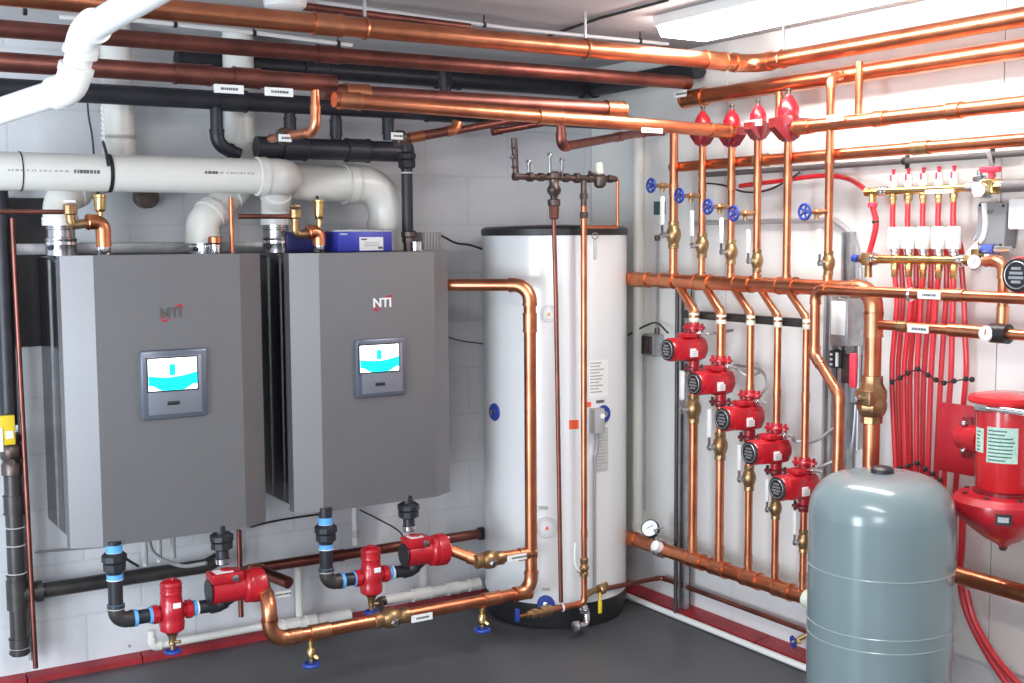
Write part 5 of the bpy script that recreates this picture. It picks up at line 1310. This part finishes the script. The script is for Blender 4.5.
def separator(px, ztop, zc, Y, lab):
    x = P(*px, 'y', Y).x; z = zc
    t = thing('dirt_separator', 'red cast dirt separator under '+lab, 'separator', (x, Y, z-.10), 'red dirt separators')
    H = ztop-z
    obj('separator_body', MB().lathe([(.012, -.075), (.028, -.068), (.040, -.06), (.042, -.035), (.040, -.03), (.043, -.01), (.043, .02), (.037, .03), (.035, H*.55), (.037, H*.6), (.035, H*.65), (.037, H*.72), (.035, H*.78), (.037, H*.84), (.034, H*.92), (.024, H*.98), (.012, H), (.01, H*1.03)], Matrix.Translation((x, Y, z)), 28)
        .cyl((x-.055, Y, z), (x+.055, Y, z), .022, 18), 'red_cast', t)
    for s in (-1, 1):
        obj('flange', MB().lathe([(.026, -.012), (.031, -.010), (.031, .010), (.026, .012)], axis_matrix((x+s*.056, Y, z), (1, 0, 0)), 10), 'red_cast', t)
    obj('rating_label', MB().box((x+.006, Y-.0425, z+.03), (.026, .004, .018), Matrix.Identity(4), .001), 'label_white', t, 'small white label')
    d = obj('drain_body', MB().lathe([(.006, -.13), (.010, -.128), (.010, -.112), (.014, -.108), (.012, -.09), (.02, -.074)], Matrix.Translation((x, Y, z)), 10).cyl((x, Y, z-.105), (x+.02, Y-.02, z-.10), .006, 8), 'bronze', t)
    M = Matrix.Translation((x, Y, z-.135)); mb = MB().torus(.024, .006, M, 24, 8).lathe([(.012, -.006), (.012, .008), (.001, .009)], M, 12)
    for k in range(4): mb.cyl(V3((x, Y, z-.135)), V3((x+.023*math.cos(k*PI/2), Y+.023*math.sin(k*PI/2), z-.135)), .004, 6)
    obj('hand_wheel', mb, 'blue_paint', d, 'round blue hand wheel')
    return x
def boiler_pump(xf, x0, x1, z, Y, xn, zn, lab):
    """x0..x1 motor cylinder, xf outlet flange, xn inlet neck"""
    t = thing('circulator_pump', 'big red circulator pump hanging under '+lab, 'pump', ((x0+x1)/2, Y, z-.06), 'big boiler pumps')
    Mx_ = lambda x: axis_matrix((x, Y, z), (1, 0, 0))
    L = x1-x0
    obj('motor_housing', MB().lathe([(.036, 0), (.044, .004), (.045, L*.92), (.052, L*.95), (.056, L), (.056, L+.02), (.05, L+.03)], Mx_(x0), 28), 'red_cast', t)
    fc = obj('face_plate', MB().lathe([(.043, -.004), (.043, 0), (.03, .001)], Mx_(x0-.003), 26), 'black_plastic', t, 'round black end plate')
    obj('junction_box', MB().box((x0+L*.42, Y-.005, z+.048), (L*.92, .075, .034), None, .006), 'red_cast', t)
    obj('label_strip', MB().box((x0+L*.35, Y-.01, z+.066), (L*.5, .045, .002)), 'label_white', t)
    obj('screw', MB().lathe([(.012, 0), (.012, .006), (.003, .008)], axis_matrix((x0+L*.60, Y-.045, z+.046), (0, -1, 0)), 14), 'steel', t)
    obj('pump_body', MB().lathe([(.045, 0), (.058, .006), (.060, .03), (.056, .05), (.040, .058)], Mx_(x1+.012), 28).cyl((xn, Y, z), (xn, Y, zn), .022, 16), 'red_cast', t)
    f = obj('flange', MB().lathe([(.030, -.010), (.034, -.008), (.034, .008), (.030, .010)], axis_matrix((xf, Y, z), (1, 0, 0)), 22)
        .box((0, 0, 0), (.034, .118, .014), axis_matrix((xf-.006, Y, z), (1, 0, 0), (0, .35, 1)), .004), 'red_cast', t)
    split_obj('bolt', MB().cyl((xf-.03, Y-.02, z+.045), (xf+.012, Y-.02, z+.045), .006, 6).cyl((xf-.03, Y+.02, z-.045), (xf+.012, Y+.02, z-.045), .006, 6), 'steel', t)
    obj('gasket', MB().lathe([(.026, 0), (.029, .002), (.029, .009), (.026, .011)], axis_matrix((xf+.010, Y, z), (1, 0, 0)), 22), 'white_tape', t)
    return t
# first boiler
zc1, xe = under(0, 0, (113.5, 562), ((114, 550), (116, 621), (152, 615)), 'first boiler')
x = separator((171.5, 606), P(171, 579, 'y', -.16).z, zc1, -.16, 'the first boiler')
zpmp = P(228, 590, 'y', -.2).z
def pump_set(px0, px1, pxf, pyc, pxn, pyu, zb0, lab, zsep, xsep):
    Y = -.20
    x0 = P(px0, pyc, 'y', Y).x; x1 = P(px1, pyc, 'y', Y).x; xf = P(pxf, pyc, 'y', Y).x; z = P((px0+px1)/2, pyc, 'y', Y).z; xn = P(pxn, pyu, 'y', Y).x
    boiler_pump(xf, x0, x1, z, Y, xn, z+.07, lab)
    zu = P(pxn, pyu, 'y', Y+.08).z
    o = pipe('black supply nipple with union between the pump and '+lab, [V3((xn, Y+.04, z+.075)), V3((xn, Y+.05, zb0+.012))], .0215, 'black_iron', 'supply_pipe', 'pipe', 'black supply nipples', fit='black_iron')
    obj('union', MB().lathe([(.026, -.026), (.038, -.02), (.038, .0), (.034, .004), (.041, .008), (.041, .024), (.03, .032)], Matrix.Translation((xn, Y+.045, zu)), 10), 'black_iron', o)
    obj('sleeve', MB().lathe([(.022, -.01), (.026, -.008), (.026, .008), (.022, .01)], Matrix.Translation((xn, Y+.042, z+.088)), 18), 'chrome', o)
    s = P(pxn-20, pyc, 'y', -.17)
    obj_ = pipe('black elbow linking separator and pump under '+lab, [V3((xsep+.066, -.16, zsep)), V3((x0+.035, -.17, zsep)), V3((x0+.075, -.19, z-.03))], .0225, 'black_iron', 'return_pipe', 'pipe', 'separator links', fit='black_iron', R=.02)
    obj('thread_tape', MB().cyl((xsep+.070, -.16, zsep), (xsep+.080, -.16, zsep), .0262, 18), 'blue_tape', obj_, 'blue thread tape')
    obj('tape_edge', MB().cyl((xsep+.082, -.161, zsep), (xsep+.088, -.161, zsep), .0268, 18), 'white_tape', obj_)
    return xf, z
xf, z = pump_set(210, 245, 259, 589, 226, 539, .567, 'the first boiler', zc1, x)
XF1, ZP1 = xf, z
# second boiler
zc2, xe = under(1, 0, (325, 533), ((325.5, 520), (328, 583), (356, 579)), 'second boiler')
x = separator((371, 574), P(371, 546, 'y', -.16).z, zc2, -.16, 'the second boiler')
xf, z = pump_set(405, 430, 444, 553, 414, 508, .587, 'the second boiler', zc2, x)
XF2, ZP2 = xf, z
x0 = P(270, 640, 'y', -.30).x; zp = P(268, 606, 'y', -.30).z
big = pipe('large copper loop rising in front of the heater and running back low past both boilers', [V3((-.965, -.04, zt)), V3((xv, -.30, zt)), V3((xv, -.30, zb_)), V3((x0, -.30, zb_)), V3((x0, -.30, zp)), V3((XF1+.014, -.20, ZP1))], .0232, R=.058, seg=22,
           couplings=[(1, .12), (2, .04), (2, .17), (2, .83), (2, .93)], ef=1.15)
br = pipe('copper branch with a bronze valve joining the second boiler pump to the loop', [V3((xv, -.30, zq)), V3((XF2+.10, -.27, zq)), V3((XF2+.012, -.20, ZP2))], .0215, R=.04, couplings=[(0, .08)])
# back copper line under the boilers
a = P(256, 568.5, 'y', .2); b = P(481, 533.5, 'y', .2); zb2 = (a.z+b.z)/2
bl = pipe('dark copper line low along the block wall behind the pumps', [V3((a.x-.03, .2, zb2)), V3((b.x, .2, zb2))], .0205, 'old_copper', fit='old_copper', couplings=[(0, .78, 2.2), (0, .35)], seg=18)
obj('end_collar', MB().lathe([(.021, -.012), (.027, -.01), (.027, .01), (.021, .012)], axis_matrix((b.x, .2, zb2), (1, 0, 0)), 16), 'black_iron', bl)
a = P(262, 573, 'y', .05); b = P(289, 583, 'y', -.05)
st_ = pipe('short dark copper stub with a white tag behind the first pump outlet', [V3((a.x-.03, .18, zb2)), V3((a.x+.0, .1, a.z)), V3((b.x, -.05, b.z))], .022, 'old_copper', R=.03)
label_tag(st_, P(281, 594.5, 'y', -.09), (1, 0, 0), .075, .022)
# vertical oxidised pipe behind the first pump and hoses
v = vert(240, 530, 617, 'y', .24); pipe('slim brown copper pipe down the wall behind the first pump', v, .010, 'old_copper', elbows=False)
tag(obj('hose', MB().tube(spline([P(149, 540, 'y', .05), P(153, 552, 'y', .03), P(166, 561, 'y', .0), P(184, 566, 'y', -.02), P(206, 563, 'y', -.1)], 7), .007, 8), 'cable_gray'), 'grey flexible hose sweeping under the first boiler to its pump', 'hose')
tag(obj('hose', MB().tube(spline([P(119, 552, 'y', .0), P(128, 560, 'y', .02), P(138, 566, 'y', .1)], 6), .005, 8), 'cable_black'), 'thin black hose beside the first boiler union', 'hose')
for px, (y0, y1), lab in ((145, (538, 566), 'first'), (159, (536, 562), 'second'), (173, (534, 558), 'third')):
    v = vert(px, y0, y1, 'y', .1); v[0].z = .57; pipe('grey plastic drain stub under the first boiler, '+lab+' of three', v, .010, 'pvc_gray', 'drain_stub', 'pipe', 'boiler drain stubs', elbows=False)
for px, (y0, y1), lab in ((355, (512, 531), 'slim'),):
    v = vert(px, 505, 545, 'y', .12); v[0].z = .59; pipe('grey drain stub with clips under the second boiler', v, .012, 'pvc_gray', 'drain_stub', 'pipe', elbows=False, couplings=[(0, .8, 1.2)], fit='box_gray')
# wiring across the wall
tag(obj('power_cable', MB().tube(spline([P(35, 552, 'y', .315), P(75, 549, 'y', .315), P(120, 545, 'y', .315)], 5), .0045, 6), 'cable_gray'), 'grey wire along the block wall left of the first boiler base', 'cable')
tag(obj('power_cable', MB().tube(spline([P(250, 527, 'y', .315), P(270, 522, 'y', .315), P(300, 517, 'y', .315), P(330, 513, 'y', .315)], 5), .004, 6), 'cable_black'), 'thin dark wire on the block wall between the boiler bases', 'cable')
tag(obj('power_cable', MB().tube(spline([P(360, 510, 'y', .2), P(380, 520, 'y', .2), P(400, 532, 'y', .0), P(404, 545, 'y', -.18)], 5), .0035, 6), 'cable_black'), 'thin black wire dropping to the second boiler pump', 'cable')
tag(obj('power_cable', MB().tube(spline([P(448, 337, 'y', .25), P(462, 341, 'y', .27), P(484, 344, 'y', .30)], 5), .003, 6), 'cable_black'), 'thin black wire crossing the gap between boiler and heater', 'cable')
# white drain line on the wall foot
a, b = runx((152, 645), (262, 628), .24)
pipe('white plastic drain line along the wall foot under the first boiler', [a+V3((0, 0, .06)), a, V3((b.x+.1, .24, a.z))], .0145, 'pvc_white', 'drain_pipe', 'pipe', fit='pvc_white', R=.02, ef=1.25)
a, b = runx((268, 630), (345, 612), .22); 
zf = P(300, 622, 'y', .22).z
wp = pipe('white plastic drain fittings low between the boilers', [V3((P(270, 625, 'y', .22).x, .22, .06)), V3((P(350, 625, 'y', .22).x, .22, .06))], .024, 'pvc_white', 'drain_pipe', 'pipe', fit='pvc_white', couplings=[(0, .25, 1.3), (0, .5, .8)], ef=1.2)
v = vert(299, 575, 618, 'y', .24); pipe('upright white plastic pipe on the wall between the boilers', [V3((v[0].x, .24, .30)), V3((v[0].x, .24, .06))], .0145, 'pvc_white', 'drain_pipe', 'pipe', elbows=False)
x0_, x1_ = P(385, 600, 'y', .2).x, P(478, 588, 'y', .2).x; zw = P(432, 592, 'y', .2).z
pipe('white plastic drain run with couplings low beside the heater', [V3((x0_, .2, zw)), V3((x1_, .2, zw))], .021, 'pvc_white', 'drain_pipe', 'pipe', fit='pvc_white', couplings=[(0, .38, 2.0), (0, .72, 1.2), (0, .95, 1.2)], ef=1.22)
v = vert(423, 553, 592, 'y', .27); tag(obj('drain_stub', MB().cyl(v[0], v[1], .020, 12), 'pvc_gray'), 'grey upright drain stub behind the second boiler pump', 'pipe')
tag(obj('drain_elbow', MB().tube(fillet([V3((x0_+.0, .2, zw)), V3((x0_-.03, .2, zw)), V3((x0_-.05, .12, zw-.03))], .03)[0], .019, 14), 'dark_bronze'), 'dark pipe elbow poking from the white drain run', 'fitting')

# ================================================================== LAMP FIXTURES
def lamp(cx, cy, L, W, lab, s=None):
    t = thing('ceiling_lamp', lab, 'lamp', (cx, cy, ZC-.055), 'ceiling tube lamps')
    obj('housing', MB().box((cx, cy, ZC-.02), (W, L, .036), None, .004), 'white_plastic', t)
    obj('lamp_lens', MB().prism([(-W/2+.01, 0), (-W/2+.03, -.034), (W/2-.03, -.034), (W/2-.01, 0)], cy-L/2+.01, cy+L/2-.01,
        Matrix(((1, 0, 0, cx), (0, 0, 1, 0), (0, 1, 0, ZC-.038), (0, 0, 0, 1)))), 'lamp_lens', t, 'glowing white lens', smooth=False)
lamp(-.42, -1.46, 1.25, .25, 'bright glowing tube lamp on the ceiling near the right wall')
lamp(-2.3, -2.9, 1.25, .28, 'added unseen tube lamp on the ceiling over the camera')  # out-of-view lamp added to light the room

# ================================================================== LIGHT, CAMERA, WORLD
w = bpy.data.worlds.new('world'); SC.world = w; w.use_nodes = True
bg = w.node_tree.nodes['Background']; bg.inputs['Color'].default_value = (.80, .90, 1.0, 1); bg.inputs['Strength'].default_value = .8
def area(name, loc, target, size, power, col):
    l = bpy.data.lights.new(name, 'AREA'); l.shape = 'RECTANGLE'; l.size = size[0]; l.size_y = size[1]; l.energy = power; l.color = col
    o = bpy.data.objects.new(name, l); o.location = loc; COL.objects.link(o)
    o.rotation_euler = (V3(target)-V3(loc)).to_track_quat('-Z', 'Y').to_euler(); return o
area('daylight_from_doorway', (-5.0, -2.2, .8), (-2.2, .3, .4), (1.2, 1.4), 115, (.80, .90, 1.0))
area('fill_behind_camera', (-4.2, -4.9, 1.5), (-1.2, 0, 1.0), (1.8, 1.2), 78, (.93, .96, 1.0))  # added fill light from behind the camera, no real window there
cam = bpy.data.cameras.new('camera'); co = bpy.data.objects.new('camera', cam); COL.objects.link(co)
cam.sensor_width = 36; cam.lens = F*36/1024; cam.clip_start = .05
co.matrix_world = Matrix(((RT.x, UP.x, -FW.x, CAM.x), (RT.y, UP.y, -FW.y, CAM.y), (RT.z, UP.z, -FW.z, CAM.z), (0, 0, 0, 1)))
SC.camera = co
SC.view_settings.view_transform = 'Standard'; SC.view_settings.look = 'None'; SC.view_settings.gamma = 1; SC.view_settings.use_curve_mapping = False
SC.view_settings.exposure = 0.0
